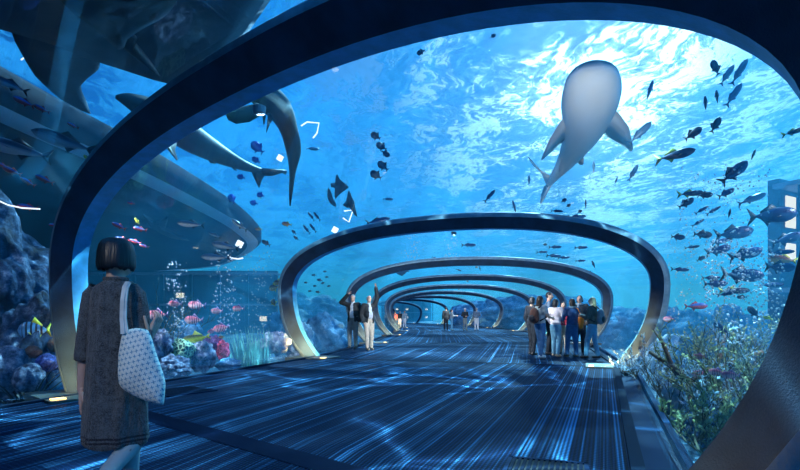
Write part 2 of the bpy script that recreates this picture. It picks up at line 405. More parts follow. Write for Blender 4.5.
def lump(name, c, r, seed, m, amp=.35, freq=1.1, sub=5, rz=0., ridged=False, flat=False):
    bm = bmesh.new(); bmesh.ops.create_icosphere(bm, subdivisions=sub, radius=1)
    for v in bm.verts:
        p = v.co.copy(); q = p*freq+Vector((seed*7.3, seed*3.1, seed))
        d = noise.noise(q)+.5*noise.noise(q*2.1)+.25*noise.noise(q*4.3)+.12*noise.noise(q*9)
        if ridged: d = .7-2*abs(d)
        v.co = Vector((p.x*r[0], p.y*r[1], p.z*r[2]))*(1+amp*d)
    o = link(name, bm, m, None, not flat); o.location = c; o.rotation_euler = (0, 0, rz); return o
def ground_z(p): return -.62
def reef(name, px, pyb, wpx, hpx, off, m, label, cat, seed, amp=.35, freq=1.3, group=None, depth=None, **kw):
    """a mound whose top sits at pyb-hpx, placed behind the pane"""
    d = depth or exit_depth(px, pyb-hpx/2)+off
    c = at(px, pyb-hpx*.5, d); rx = wpx/2/FPX*d; rz_ = hpx/2/FPX*d
    o = lump(name, c, (rx/(1+amp*.3), rx*.8, max(rz_, .05)), seed, m, amp, freq, **kw)
    tag(o, label, cat, group); return o
def grounded(name, px, pyt, wpx, d, m, label, cat, seed, amp=.3, **kw):
    """boulder from the seabed up to the top pixel row pyt"""
    top = at(px, pyt, d).z; h = (top+.7)
    c = at(px, pyt, d); c.z = -.7+h*.42; rx = wpx/2/FPX*d
    o = lump(name, c, (rx/(1+amp*.2), rx*.8, h*.58/(1+amp*.2)), seed, m, amp, **kw); tag(o, label, cat); return o
# left of the near arch
grounded('rock', -18, 192, 150, 9.6, rock_m, 'tall mottled blue rock face at the left edge of the picture', 'rock', 1, .28, sub=6, freq=1.5)
grounded('rock', 30, 300, 74, 9.0, rock_m, 'low white flecked rock in front of the tall rock at far left', 'rock', 2, .35, sub=5, freq=1.8)
reef('coral', 8, 392, 44, 46, .9, greycor_m, 'round grey speckled coral at the bottom left edge', 'coral', 5, .12)
reef('coral', 47, 372, 22, 18, .55, bluecor_m, 'vivid blue bubble coral left of the near arch foot', 'coral', 6, .15)
reef('rock', 33, 358, 18, 12, .6, brown_m, 'small brown mushroom shaped rock beside the blue coral', 'rock', 7, .15)
reef('rock', 55, 352, 15, 14, .7, brown_m, 'brown rounded rock touching the near arch on its left side', 'rock', 8, .15)
reef('coral', 28, 392, 30, 28, .5, greycor_m, 'lilac coral lump behind the dark spiky plant', 'coral', 9, .2)
reef('coral', 57, 392, 16, 22, .6, rock2_m, 'small blue grey coral at the foot of the near arch', 'coral', 11, .2)
# reef seen between the two near arches
for k, (px, yb, wd, ht, off, mm, lab, ct, fr) in enumerate([
    (181, 364, 27, 25, .9, brain_m, 'round green and black patterned brain coral', 'coral', 1.3),
    (174, 378, 34, 22, .55, greycor_m, 'grey lilac coral lump at the pane edge right of the tote bag', 'coral', 2.5),
    (162, 356, 22, 26, 1.2, greycor_m, 'pale grey coral rising beside the raised hand of the woman', 'coral', 2.),
    (201, 372, 30, 30, .9, greycor_m, 'grey knobbly coral mound right of the green brain coral', 'coral', 2.2),
    (213, 352, 22, 16, 1.1, purp_m, 'purple soft coral on top of the reef mound', 'coral', 2.4),
    (223, 361, 13, 20, .8, red_m, 'red and pink coral at the right end of the reef mound', 'coral', 2.4),
    (228, 370, 26, 12, .8, rock2_m, 'low blue grey rock under the red coral', 'rock', 1.8),
    (190, 344, 26, 24, 2.2, rock2_m, 'blue rock rising behind the brain coral', 'rock', 2.),
    (153, 372, 24, 34, 1., rock_m, 'dark mottled rock partly behind the tote bag', 'rock', 1.8),
    (276, 354, 30, 22, 1., white_m, 'bright white coral rock left of the second arch foot', 'coral', 2.3),
    (262, 352, 22, 12, 1.6, white_m, 'small white rock at the right end of the sea grass', 'rock', 2.3)]):
    reef('coral' if ct == 'coral' else 'rock', px, yb, wd, ht, off, mm, lab, ct, 20+k, .32, fr)
# reef in the openings of the second arch
for k, (px, yt, wd, d, mm, lab) in enumerate([
    (322, 314, 46, 24, rock2_m, 'bushy blue grey coral hill seen through the left of the second arch'),
    (300, 322, 30, 21, white_m, 'pale coral heap just left of the second arch leg'),
    (282, 312, 34, 30, rock2_m, 'distant blue coral ridge between sea grass and second arch'),
    (345, 326, 26, 30, rock2_m, 'small coral hill left of the two men')]):
    grounded('coral', px, yt, wd, d, mm, lab, 'coral', 40+k, .35, sub=5, freq=2.4)
# right hand reef
for k, (px, yt, wd, d, mm, lab, fl) in enumerate([
    (668, 334, 50, 15.5, white_m, 'white crusted reef rock right behind the second arch leg', 0),
    (708, 326, 60, 13.5, rock2_m, 'teal coral covered rock in the middle of the right reef', 0),
    (766, 330, 70, 11., rock2_m, 'tall rock with bubbles at the right side of the reef', 0),
    (728, 300, 36, 17., rock2_m, 'smooth bright blue boulder rising behind the right reef', 1),
    (640, 308, 60, 34, rock2_m, 'broad blue ridge beyond the right leg of the second arch', 1),
    (735, 410, 100, 7.2, rock_m, 'dark low rock beneath the branching plants at right', 0),
    (690, 368, 50, 9.2, white_m, 'white speckled low rock beside the gutter at right', 0),
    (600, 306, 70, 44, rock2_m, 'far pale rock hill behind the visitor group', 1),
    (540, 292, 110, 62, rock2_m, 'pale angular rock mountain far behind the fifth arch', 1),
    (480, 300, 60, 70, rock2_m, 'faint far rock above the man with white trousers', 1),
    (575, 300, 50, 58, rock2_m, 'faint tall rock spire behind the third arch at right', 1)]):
    grounded('rock', px, yt, wd, d, mm, lab, 'rock', 60+k, .3, sub=5, freq=1.6 if fl else 2.)
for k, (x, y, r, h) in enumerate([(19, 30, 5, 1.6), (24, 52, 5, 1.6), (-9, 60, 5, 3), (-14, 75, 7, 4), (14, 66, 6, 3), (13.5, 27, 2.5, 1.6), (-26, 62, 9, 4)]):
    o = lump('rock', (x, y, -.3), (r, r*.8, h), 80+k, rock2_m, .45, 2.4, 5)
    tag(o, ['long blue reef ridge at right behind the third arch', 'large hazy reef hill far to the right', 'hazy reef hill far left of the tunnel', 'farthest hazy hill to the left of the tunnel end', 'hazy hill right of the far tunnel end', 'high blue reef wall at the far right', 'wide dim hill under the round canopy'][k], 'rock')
# plants
leafg = mat('sea_leaf_green', (.05, .16, .10), .5, col2=(.10, .22, .10), nscale=6)
leafd = mat('dark_plant_leaf', (.006, .014, .02), .5)
branch = mat('olive_branch', (.16, .16, .08), .7, col2=(.02, .04, .04), nscale=5)
twig = mat('brown_driftwood', (.25, .14, .07), .7, col2=(.03, .03, .03), nscale=6)
grassm = mat('sea_grass_blade', (.35, .75, .65), .5, col2=(.15, .5, .5), nscale=4)
def blade(bm, base, h, lean, wd, az, seg=7):
    d = Vector((math.cos(az), math.sin(az), 0)); sd_ = Vector((-d.y, d.x, 0)); prev = None
    for k in range(seg+1):
        f = k/seg; c = base+Vector((0, 0, h*f*(1-.25*f*lean)))+d*(lean*h*f*f)+sd_*.03*h*math.sin(5*f+az)
        ww = wd*(1-f)**.6*(.6+.4*math.sin(math.pi*min(1, f+.3)))+.001
        t = sd_*ww; nn = d*ww*.25
        cur = [bm.verts.new(c+t), bm.verts.new(c+nn), bm.verts.new(c-t), bm.verts.new(c-nn)]
        if prev:
            for q in range(4): bm.faces.new((prev[q], prev[(q+1) % 4], cur[(q+1) % 4], cur[q]))
        prev = cur
def plant_blades(name, p, n, h, lean, wd, m, label, seed, spread=.3, cat='plant', group=None):
    random.seed(seed); bm = bmesh.new()
    for k in range(n):
        a = random.uniform(0, 6.283); r = spread*math.sqrt(random.random())
        blade(bm, Vector((r*math.cos(a), r*math.sin(a), 0)), h*random.uniform(.6, 1.1), lean*random.uniform(.3, 1.2), wd*random.uniform(.7, 1.2), a)
    o = link(name, bm, m); o.location = p; tag(o, label, cat, group); return o
p = at(24, 404, 7.9); p.z = -.55
plant_blades('spiky_plant', p, 15, 1.15, .9, .05, leafd, 'dark spiky long leaved plant at the lower left corner behind glass', 3, .12)
GR = ['left clump', 'second clump from the left', 'middle clump', 'fourth clump', 'right clump']
for k, px in enumerate((236, 242, 248, 254, 260)):
    d = exit_depth(px, 350)+1.3; p = at(px, 362, d); p.z = -.62
    plant_blades('sea_grass', p, 34, (363-322)/FPX*d+.35, .16, .035, grassm, 'tall blue green sea grass, %s of the row beside the reef' % GR[k], 30+k, .26, 'sea grass', 'sea grass clumps beside the reef')
def bush(name, p, h, seed, m1, m2, label, n=9, leaf=.055, cat='plant', group=None, dens=1.):
    random.seed(seed); st = bmesh.new(); lf = bmesh.new()
    def grow(a, d, l, r, lev):
        pts = [a]; q = a; dd = d.copy(); S = 5
        for k in range(S):
            dd = (dd+Vector((random.uniform(-.3, .3), random.uniform(-.3, .3), random.uniform(-.12, .22)))).normalized(); q = q+dd*l/S; pts.append(q)
            if lev < 2 and k >= 1 and random.random() < .8*dens:
                nd = (dd+Vector((random.uniform(-1, 1), random.uniform(-1, 1), random.uniform(-.1, .8)))).normalized(); grow(q, nd, l*.55, r*.6, lev+1)
            if lev >= 1:
                for _ in range(2):
                    ax = (dd+Vector((random.uniform(-1, 1), random.uniform(-1, 1), random.uniform(-.6, 1)))).normalized(); tt = ax.orthogonal().normalized(); L_ = leaf*random.uniform(.7, 1.5)
                    nn = ax.cross(tt)*L_*.12
                    v = [lf.verts.new(x) for x in (q, q+ax*L_*.5+tt*L_*.28, q+ax*L_, q+ax*L_*.5-tt*L_*.28, q+ax*L_*.5+nn)]
                    for x, y in ((0, 1), (1, 2), (2, 3), (3, 0)): lf.faces.new((v[x], v[y], v[4]))
        tube(st, pts, [r*(1-.8*k/S) for k in range(S+1)], 5)
    for k in range(n):
        a = random.uniform(0, 6.283); grow(Vector((.12*math.cos(a), .12*math.sin(a), 0)), Vector((math.cos(a)*.6, math.sin(a)*.6, 1)).normalized(), h*random.uniform(.7, 1.1), .022, 0)
    root = empty(name, p); link('stem', st, m1, root); link('foliage', lf, m2, root)
    tag(root, label, cat, group); return root
leafo = mat('olive_leaf', (.20, .30, .14), .5, col2=(.32, .36, .12), nscale=5)
leafb = mat('blue_white_leaf', (.5, .75, .85), .5, col2=(.2, .4, .55), nscale=5)
for k, (px, d, h, l2, lab) in enumerate([
    (655, 10.5, .7, leafb, 'pale leafy plant closest to the second arch foot at right'),
    (676, 9., .8, leafb, 'pale tangled plant second from the second arch foot'),
    (700, 8.4, 1.0, leafo, 'olive branching plant in the middle of the right reef'),
    (722, 7.6, .9, leafo, 'olive bushy plant right of the middle of the reef'),
    (690, 7., .5, leafb, 'short pale plant low beside the gutter'),
    (745, 6.9, .9, leafo, 'dark olive plant left of the near arch right side'),
    (715, 6.2, .5, leafo, 'low olive plant at the bottom of the right pane'),
    (762, 6.9, 1.0, leafb, 'tall blue plant touching the near arch in view'),
    (695, 11.5, 1.1, leafo, 'tall thin plant rising behind the right reef'),
    (735, 10.4, 1.2, leafo, 'tall branching plant behind the striped pink fish at right')]):
    p = at(px, 400, d); p.z = -.6
    bush('branching_plant', p, h, 100+k, branch, l2, lab)
for k, (px, d, h, lab) in enumerate([(152, 12.8, 1.5, 'thin branching coral fan behind the raised hand of the woman'), (190, 14.5, 1.5, 'thin dark branching coral behind the yellow green fish')]):
    p = at(px, 372, d); p.z = -.6
    bush('coral_fan', p, h, 130+k, branch, leafg, lab, 5, .03, 'coral')
# driftwood branch across the right reef
bm = bmesh.new()
pts = [at(650, 352, 8.6), at(672, 366, 8.2), at(690, 382, 7.9), at(712, 374, 7.8), at(738, 360, 7.9), at(762, 352, 8.)]
tube(bm, pts, [.03, .05, .07, .06, .05, .03], 8); tube(bm, [pts[3], at(722, 350, 7.9), at(726, 330, 8.1)], [.045, .03, .015], 7); tube(bm, [pts[1], at(664, 345, 8.3), at(654, 330, 8.5)], [.04, .03, .012], 7)
tube(bm, [pts[2], at(690, 420, 7.6)], [.06, .07], 7)
tag(link('driftwood', bm, twig, None, True), 'brown forked driftwood branch lying across the right reef', 'driftwood')
# ------------------------------------------------------------------ round canopy of the neighbouring hall
can_m = mat('canopy_fascia', (.045, .045, .06), .9, 0, .2, 2, spec=.1); und_m = mat('canopy_underside', (.045, .05, .06), .9, 0, .3, .6)
edge_m = mat('canopy_edge_trim', (.55, .6, .68), .4); wall_m = mat('hall_wall', (.05, .065, .09), .6); slab_m = mat('hall_slab', (.25, .32, .4), .6)
win_m = mat('lit_window', (.8, .7, .5), .5, emit=((.95, .9, .7), 1.))
ctrl = [(-7.9, -4), (-7.6, 3), (-7.3, 9.8), (-6.8, 14.3), (-6.6, 19.4), (-6.75, 23.5), (-7.7, 28.8), (-10.7, 35.3), (-13.9, 40.2), (-19, 44), (-27, 47), (-38, 46), (-48, 38), (-52, 22), (-48, 4), (-36, -6), (-20, -8)]
out = []
L = len(ctrl)
for i in range(L):
    q = [ctrl[(i+k) % L] for k in (-1, 0, 1, 2)]
    for f in range(6): out.append((cr(q[0][0], q[1][0], q[2][0], q[3][0], f/6), cr(q[0][1], q[1][1], q[2][1], q[3][1], f/6)))
root = empty('hall_canopy', (-25, 20, 5)); Rv = Vector((-25, 20, 5))
def ringstrip(name, levels, m):
    V = []
    for (x, y) in out:
        c = Vector((x, y, 0))-Vector((-25, 20, 0))
        for (sc, z) in levels:
            l = c.length; V.append(c*((l-sc)/l)+Vector((0, 0, z-5)))
    return link(name, pydata(V, grid_faces(len(out), len(levels), True)), m, root, True)
ringstrip('fascia', [(.22, 5.03), (0, 5.2), (0, 5.62), (.18, 5.78), (2, 5.85)], can_m)
ringstrip('edge_trim', [(.75, 4.95), (.5, 4.93), (.22, 5.03), (.18, 5.05)], edge_m)
bm = bmesh.new(); vv = [bm.verts.new(Vector((x, y, 0))-Vector((-25, 20, 0))) for x, y in out]; cc = bm.verts.new((0, 0, .02))
for v in vv: v.co = v.co*(1-.7/v.co.length)
for a, b in zip(vv, vv[1:]+vv[:1]): bm.faces.new((b, a, cc))
link('underside', bm, und_m, root)
bm = bmesh.new(); vv = [bm.verts.new(Vector((x, y, .85))-Vector((-25, 20, 0))) for x, y in out]; cc = bm.verts.new((0, 0, .9))
for v in vv: v.co = Vector((v.co.x*.97, v.co.y*.97, v.co.z))
for a, b in zip(vv, vv[1:]+vv[:1]): bm.faces.new((a, b, cc))
link('roof', bm, can_m, root)
tag(root, 'wide round grey canopy of a neighbouring hall above the left side', 'canopy')
def hall(P0, P1, z1, cols, label, name='hall_building', lit=(3, 5), rows=((.7, 1.1), (2.7, 3.1)), ww=.32):
    P0 = Vector((*P0, 0)); P1 = Vector((*P1, 0)); d = (P1-P0); Lh = d.length; rz = math.atan2(d.y, d.x)
    r = empty(name, P0, rz); bm = bmesh.new(); box(bm, 0, Lh, 0, .4, -1, z1); link('wall', bm, wall_m, r)
    for zz in (2.0, z1-.4):
        bm = bmesh.new(); box(bm, -.3, Lh+.3, -1.2, .1, zz, zz+.16); link('slab', bm, slab_m, r)
    for k in range(cols+1):
        bm = bmesh.new(); x = Lh*k/cols; box(bm, x-.12, x+.12, -.9, -.65, -1, z1-.4); link('column', bm, can_m, r)
    for k in range(cols):
        x = Lh*(k+.5)/cols
        for zi, (zz, zt_) in enumerate(rows):
            if (k*2+zi) % 5 in lit: bm = bmesh.new(); box(bm, x-ww, x+ww, -.04, .02, zz, zt_); link('window', bm, win_m, r)
    tag(r, label, 'building'); return r
hall((-34, 44), (-10.5, 44.5), 5., 10, 'dim glazed hall under the round canopy behind the pink fish')
hall((-4.5, 128), (8, 133), 6.5, 5, 'far hall wall with small lit windows at the tunnel end', lit=(0, 3, 4))
# building at the right edge
hall((14.3, 19.6), (24, 25), 6.3, 7, 'blue building front with bright windows at the right edge', lit=(0, 1, 2), rows=((3.3, 3.9), (4.5, 5.7)), ww=.36)
# glowing shapes added in the water to imitate pane reflections
lm = mat('reflection_glow', (1, 1, 1), .4, emit=((.9, .97, 1), 1.2)); hs = mat('glint_casing', (.05, .08, .1), .5)
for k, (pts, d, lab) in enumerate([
    ([(21, 60), (25, 57), (32, 57), (40, 60)], 9., 'curved white reflection streak under the big ray at upper left'),
    ([(-3, 200), (8, 205), (22, 208), (40, 209)], 8., 'bent white reflection streak over the rock at the left edge'),
    ([(301, 126), (307, 122), (319, 123), (317, 133), (313, 138)], 13., 'hooked white reflection streak left of the dark drooping shark'),
    ([(343, 218), (349, 222), (353, 210), (344, 211)], 16., 'small triangular white reflection beside the lower manta'),
    ([(228, 255), (231, 258), (238, 259), (243, 258)], 16., 'short bent white reflection near the rounded end of the canopy')]):
    bm = bmesh.new(); tube(bm, [at(*q, d) for q in pts], .012*d/9, 6); r = link('reflection_streak', bm, lm); tag(r, lab, 'lamp')  # not a lamp: glowing tube standing in for a pane reflection
for k, (px, py, d, s, lab) in enumerate([(280, 158, 13., .06, 'small square white reflection right of the shark tail'), (239.5, 244, 16, .09, 'small white reflection under the canopy end'), (335, 230, 16, .08, 'small white reflection above the second arch at left')]):
    c = at(px, py, d); bm = bmesh.new(); box(bm, -s, s, -.05, .05, -s*1.1, s*1.1, Matrix.Translation(c) @ Matrix.Rotation(.5, 4, 'Y')); o = link('square_reflection', bm, lm); tag(o, lab, 'lamp')  # not a lamp: glowing box standing in for a pane reflection
# ------------------------------------------------------------------ fish
def fmat(name, back, belly, stripes=None, rough=.35, z0=-.02, z1=.06, tailcol=None, metal=.2):
    m = bpy.data.materials.new(name); m.use_nodes = True; n = NT(m.node_tree)
    tc = n.n('ShaderNodeTexCoord').outputs['Object']; sep = n.n('ShaderNodeSeparateXYZ', i={0: tc}); z = sep.outputs[2]; x = sep.outputs[0]
    f = n.n('ShaderNodeMapRange', i={0: z, 1: z0, 2: z1}).outputs[0]
    c = n.mix(f, belly, back)
    if stripes:
        col, freq, lo, hi = stripes
        wv = n.n('ShaderNodeTexWave', wave_type='BANDS', bands_direction='X', i={'Vector': tc, 'Scale': freq, 'Distortion': .3}).outputs['Fac']
        msk = n.math('MULTIPLY', n.ramp(wv, [(.55, 0.), (.65, 1.)]), n.math('MULTIPLY', n.math('GREATER_THAN', x, lo), n.math('LESS_THAN', x, hi)))
        c = n.mix(msk, c, col)
    if tailcol: c = n.mix(n.ramp(x, [(0, 1.), (.5, 1.)]) if False else n.n('ShaderNodeMapRange', i={0: x, 1: -.28, 2: -.36}).outputs[0], c, tailcol)
    n.out(n.n('ShaderNodeBsdfPrincipled', i={'Base Color': c, 'Roughness': rough, 'Metallic': metal}).outputs[0]); return m
eye_m = mat('fish_eye', (.01, .01, .01), .2)
def foilpoly(bm, pts, th, mi=0):
    """a thin fin with real thickness from an outline in the XZ plane (y centre given per point)"""
    c = sum((Vector(p) for p in pts), Vector())/len(pts)
    nrm = Vector((0, 0, 0))
    for a, b in zip(pts, pts[1:]+pts[:1]): nrm += Vector(a).cross(Vector(b))
    nrm.normalize()
    a = bm.verts.new(c+nrm*th); b = bm.verts.new(c-nrm*th); vs_ = [bm.verts.new(p) for p in pts]
    for p, q in zip(vs_, vs_[1:]+vs_[:1]):
        f = bm.faces.new((p, q, a)); f.material_index = mi; f = bm.faces.new((q, p, b)); f.material_index = mi
def fish_mesh(hgt, wid, fork=.5, tail=.2, deep=.42, dorsal=.1, mats=None, nose=.64):
    """unit-length fish, nose at +X .5, tail at -X -.5"""
    bm = bmesh.new(); n, S = 10, 14; rings = []
    x1 = -.5+tail*.75
    for k in range(S+1):
        f = k/S; x = .5-(.5-x1)*f
        r = (math.sin(math.pi*min(1, f**.70))**.92)*(1-.0*f)+.10*f+.03
        rings.append([bm.verts.new((x, wid/2*r*math.cos(a), hgt/2*r*math.sin(a)-hgt*.03*math.sin(math.pi*f))) for a in [2*math.pi*q/n for q in range(n)]])
    for a, b in zip(rings, rings[1:]):
        for q in range(n): bm.faces.new((a[q], b[q], b[(q+1) % n], a[(q+1) % n]))
    bm.faces.new(rings[0]); bm.faces.new(rings[-1][::-1])
    th = hgt*fork
    foilpoly(bm, [(x1+.02, 0, hgt*.06), (-.47, 0, th*.95), (-.5, 0, th), (x1-.07, 0, 0), (-.5, 0, -th), (-.47, 0, -th*.95), (x1+.02, 0, -hgt*.06)], .008, 1)
    foilpoly(bm, [(.12, 0, hgt*.36), (-.01, 0, hgt*.5+dorsal*1.5), (-.08, 0, hgt*.45+dorsal*.9), (-.24, 0, hgt*.25+dorsal*.2), (-.22, 0, hgt*.16)], .006, 1)
    foilpoly(bm, [(-.02, 0, -hgt*.38), (-.10, 0, -hgt*.5-dorsal*1.3), (-.16, 0, -hgt*.36-dorsal*.4), (-.26, 0, -hgt*.12)], .006, 1)
    for s in (-1, 1):
        foilpoly(bm, [(.2, s*wid*.4, -hgt*.05), (.08, s*(wid*.4+.07), -hgt*.25), (.03, s*(wid*.4+.06), -hgt*.28), (.12, s*wid*.42, -hgt*.12)], .004, 1)
        M = Matrix.Translation((.40, s*wid*.27, hgt*.07)); r = bmesh.ops.create_icosphere(bm, subdivisions=1, radius=.018, matrix=M)
        for v in r['verts']:
            for f in v.link_faces: f.material_index = 2
    me = bpy.data.meshes.new('fish'); bm.to_mesh(me); bm.free()
    me.polygons.foreach_set('use_smooth', [True]*len(me.polygons))
    for x in mats: me.materials.append(x)
    return me
blueb = fmat('jack_blue', (.010, .04, .14), (.035, .12, .26), z0=-.10, z1=.02); bluef = mat('fin_dark', (.02, .05, .08), .5)
darkb = fmat('dark_slate_fish', (.01, .025, .06), (.03, .07, .14)); paleb = fmat('pale_fish', (.16, .34, .50), (.25, .45, .6)); palef = mat('fin_pale', (.12, .3, .45), .5)
yelf = mat('fin_yellow', (.40, .48, .10), .5); disb = fmat('bright_blue_fish', (.01, .10, .55), (.02, .2, .7)); disf = mat('fin_blue', (.01, .08, .5), .5)
pinkb = fmat('pink_striped', (.95, .22, .28), (1., .55, .58), ((.03, .03, .08), 3.4, -.30, .28), .4, metal=0); pinkf = mat('fin_pinkblue', (.25, .2, .4), .5)
tunab = fmat('grey_blue_back', (.03, .08, .15), (.45, .50, .52), z0=-.05, z1=.01); neonb = fmat('blue_red', (.05, .14, .5), (.45, .06, .08), z0=-.02, z1=.03, metal=0); redf = mat('fin_red', (.5, .06, .06), .5)
yellb = fmat('yellow_green', (.05, .07, .02), (.55, .60, .05), z0=.0, z1=.08, metal=0); yf2 = mat('fin_bright_yellow', (.7, .7, .06), .5)
orgb = fmat('orange_brown', (.25, .10, .05), (.6, .35, .15), metal=0); angb = fmat('grey_gold_angel', (.12, .14, .12), (.40, .38, .22), ((.02, .02, .03), 3, -.3, .3), metal=0)
clb = fmat('blue_yellow_banded', (.08, .25, .5), (.15, .4, .7), ((.02, .02, .03), 2.2, -.3, .35), metal=0)
KIND = {
 'jack': (fish_mesh(.34, .18, .62, .24, dorsal=.07, mats=[blueb, bluef, eye_m]), 'dark blue jack fish'),
 'dark': (fish_mesh(.40, .20, .45, .2, dorsal=.08, mats=[darkb, bluef, eye_m]), 'small dark fish'),
 'pale': (fish_mesh(.24, .16, .6, .2, dorsal=.03, mats=[paleb, palef, eye_m]), 'pale hazy slim fish'),
 'slim': (fish_mesh(.20, .13, .7, .2, dorsal=.03, mats=[blueb, bluef, eye_m]), 'slim blue grey fish'),
 'yt': (fish_mesh(.22, .16, .75, .26, dorsal=.05, mats=[darkb, yelf, eye_m]), 'dark fish with yellow green tail'),
 'disc': (fish_mesh(.62, .18, .35, .18, dorsal=.10, mats=[disb, disf, eye_m]), 'bright blue disc shaped fish'),
 'ddisc': (fish_mesh(.56, .2, .35, .18, dorsal=.10, mats=[darkb, bluef, eye_m]), 'dark disc shaped fish'),
 'pink': (fish_mesh(.46, .2, .42, .18, dorsal=.09, mats=[pinkb, pinkf, eye_m]), 'pink fish with black stripes'),
 'tuna': (fish_mesh(.22, .16, .6, .18, dorsal=.05, mats=[tunab, bluef, eye_m]), 'grey backed silver tuna'),
 'neon': (fish_mesh(.30, .17, .5, .2, dorsal=.06, mats=[neonb, redf, eye_m]), 'blue and red fish'),
 'yell': (fish_mesh(.34, .17, .3, .2, dorsal=.08, mats=[yellb, yf2, eye_m]), 'yellow green fish'),
 'org': (fish_mesh(.4, .18, .4, .2, dorsal=.06, mats=[orgb, yf2, eye_m]), 'orange brown fish'),
 'angel': (fish_mesh(.62, .16, .35, .18, dorsal=.16, mats=[angb, yelf, eye_m]), 'grey gold angelfish'),
 'band': (fish_mesh(.58, .2, .42, .2, dorsal=.10, mats=[clb, yf2, eye_m]), 'blue black and yellow banded fish')}
def put_fish(px, py, ln, ang, kind, label, group, off=1.2, fore=.25, d=None):
    d = d or exit_depth(px, py)+off
    c = at(px, py, d); view = (c-Vector((0, 0, EYE))).normalized()
    rt = view.cross(Vector((0, 0, 1))).normalized(); upv = rt.cross(view)
    a = math.radians(ang); head = (rt*math.cos(a)+upv*math.sin(a))*math.cos(fore)+view*math.sin(fore)
    size = ln/FPX*c.y/math.cos(fore)
    z = Vector((0, 0, 1)); z = z-head*z.dot(head)
    if z.length < .35: z = (-view)-head*(-view).dot(head)
    z.normalize(); y = z.cross(head)
    M = Matrix((head, y, z)).transposed().to_4x4()
    o = bpy.data.objects.new(kind_name[kind], KIND[kind][0]); COL.objects.link(o)
    o.matrix_world = Matrix.Translation(c) @ M @ Matrix.Scale(size, 4); tag(o, label, 'fish', group); return o
kind_name = {'jack': 'jack_fish', 'dark': 'dark_fish', 'pale': 'pale_fish', 'slim': 'slim_fish', 'yt': 'yellowtail_fish', 'disc': 'blue_disc_fish', 'ddisc': 'dark_disc_fish', 'pink': 'striped_fish',
             'tuna': 'tuna_fish', 'neon': 'red_blue_fish', 'yell': 'yellow_fish', 'org': 'orange_fish', 'angel': 'angelfish', 'band': 'banded_fish'}
NUM = ['first', 'second', 'third', 'fourth', 'fifth', 'sixth', 'seventh', 'eighth', 'ninth', 'tenth', 'eleventh', 'twelfth', 'thirteenth', 'fourteenth', 'fifteenth', 'sixteenth']
def school(where, items, off=1.2, byx=False, d=None):
    """items: px, py, length, angle, kind; told apart by their order within kind"""
    cnt = {}
    for k in sorted(set(i[4] for i in items)):
        L = sorted([i for i in items if i[4] == k], key=lambda q: q[0] if byx else q[1])
        for j, it in enumerate(L):
            nm = KIND[k][1]; word = 'from the left' if byx else 'from the top'
            lab = '%s %s' % (nm, where) if len(L) == 1 else '%s, %s %s %s' % (nm, NUM[j] if j < 16 else 'number %d' % (j+1), word, where)
            random.seed(int(it[0]*31+it[1]*7)); o = off*random.uniform(.7, 1.5)
            put_fish(it[0], it[1], it[2], it[3], k, lab, kind_name[k].replace('_', ' ')+' '+where, o, random.uniform(.05, .35), d and d*random.uniform(.93, 1.07))
school("at the upper right", [(715.5, 67.7, 17, 110, 'dark'), (727, 75, 21, 55, 'pale'), (739, 72, 26, 58, 'pale'), (733.6, 95, 24, 55, 'pale'), (717, 97.5, 15, 95, 'dark'), (705.5, 104, 16, 92, 'dark'),
  (715.5, 125, 16, 60, 'dark'), (693, 133.6, 18, 32, 'dark'), (794, 131.5, 22, 10, 'yt'), (674.5, 155, 38, 8, 'yt')], 2.5)
school('near the whale shark', [(649.5, 91.5, 22, 72, 'pale'), (640, 133, 28, 42, 'pale'), (593.6, 167.7, 14, 90, 'pale'), (633, 173, 18, 60, 'pale'), (616, 181, 9, 70, 'pale'), (529, 181, 12, 90, 'pale')], 5)
school("in the right school's upper half", [(753, 155.5, 12, 70, 'dark'), (733.6, 172.5, 30, 38, 'jack'), (726, 193, 16, 25, 'jack'), (690, 193.4, 24, 0, 'yt'), (705, 195, 14, 0, 'dark'), (686, 203, 16, 30, 'dark'), (751.7, 199, 26, 18, 'pale'),
  (701.7, 210, 14, 30, 'slim'), (713.4, 210.4, 15, 30, 'slim'), (729.4, 214, 11, 80, 'dark'), (772, 215, 42, 0, 'jack'), (698, 222.7, 13, 30, 'slim'), (733.6, 233, 34, 6, 'jack'), (702.7, 234.4, 17, -8, 'dark'), (678, 237, 13, -8, 'dark')], 2.)
school("in the right school's lower half", [(786, 239, 27, 18, 'jack'), (745, 254, 30, 14, 'jack'), (719.5, 241.5, 15, 15, 'jack'), (718, 250, 23, 14, 'jack'), (692, 247, 14, 5, 'slim'), (701, 258.5, 9, 30, 'dark'), (680, 269.5, 17, -5, 'slim'),
  (781.5, 252, 22, 0, 'slim'), (782.7, 259.7, 24, 170, 'org'), (780, 267, 26, -5, 'jack'), (741.8, 274.7, 38, -5, 'jack'), (711, 277.7, 17, 0, 'slim'), (715, 283.6, 21, 0, 'jack'), (733.6, 290.6, 28, 0, 'yt'), (771, 284.7, 22, 0, 'slim'), (742, 297, 9, 180, 'dark'), (726, 294, 16, 10, 'slim')], 2.)
school('over the right reef', [(669, 319, 11, 180, 'pink'), (699.6, 356.7, 13, 180, 'pink'), (701, 374, 17, 185, 'pink'), (717, 372, 15, 175, 'pink'), (731, 375, 17, 182, 'pink'), (696, 306, 21, 2, 'neon'), (722, 328.6, 19, 140, 'jack'), (753.5, 312, 15, 130, 'dark'), (768, 318, 9, 160, 'yell')], .9)
school('above the second arch', [(489.6, 196, 16, 48, 'slim'), (514.6, 208, 16, 105, 'slim'), (564, 200.4, 6, 30, 'ddisc'), (568.4, 205.5, 5, 30, 'ddisc'), (579.8, 211.5, 5, 30, 'ddisc'), (585.7, 204.7, 11, 90, 'slim'), (556.8, 211, 12, -5, 'slim'), (576.9, 216.6, 18, 0, 'slim'), (544, 216, 12, 0, 'slim'), (557.6, 219, 10, 0, 'slim')], 5)
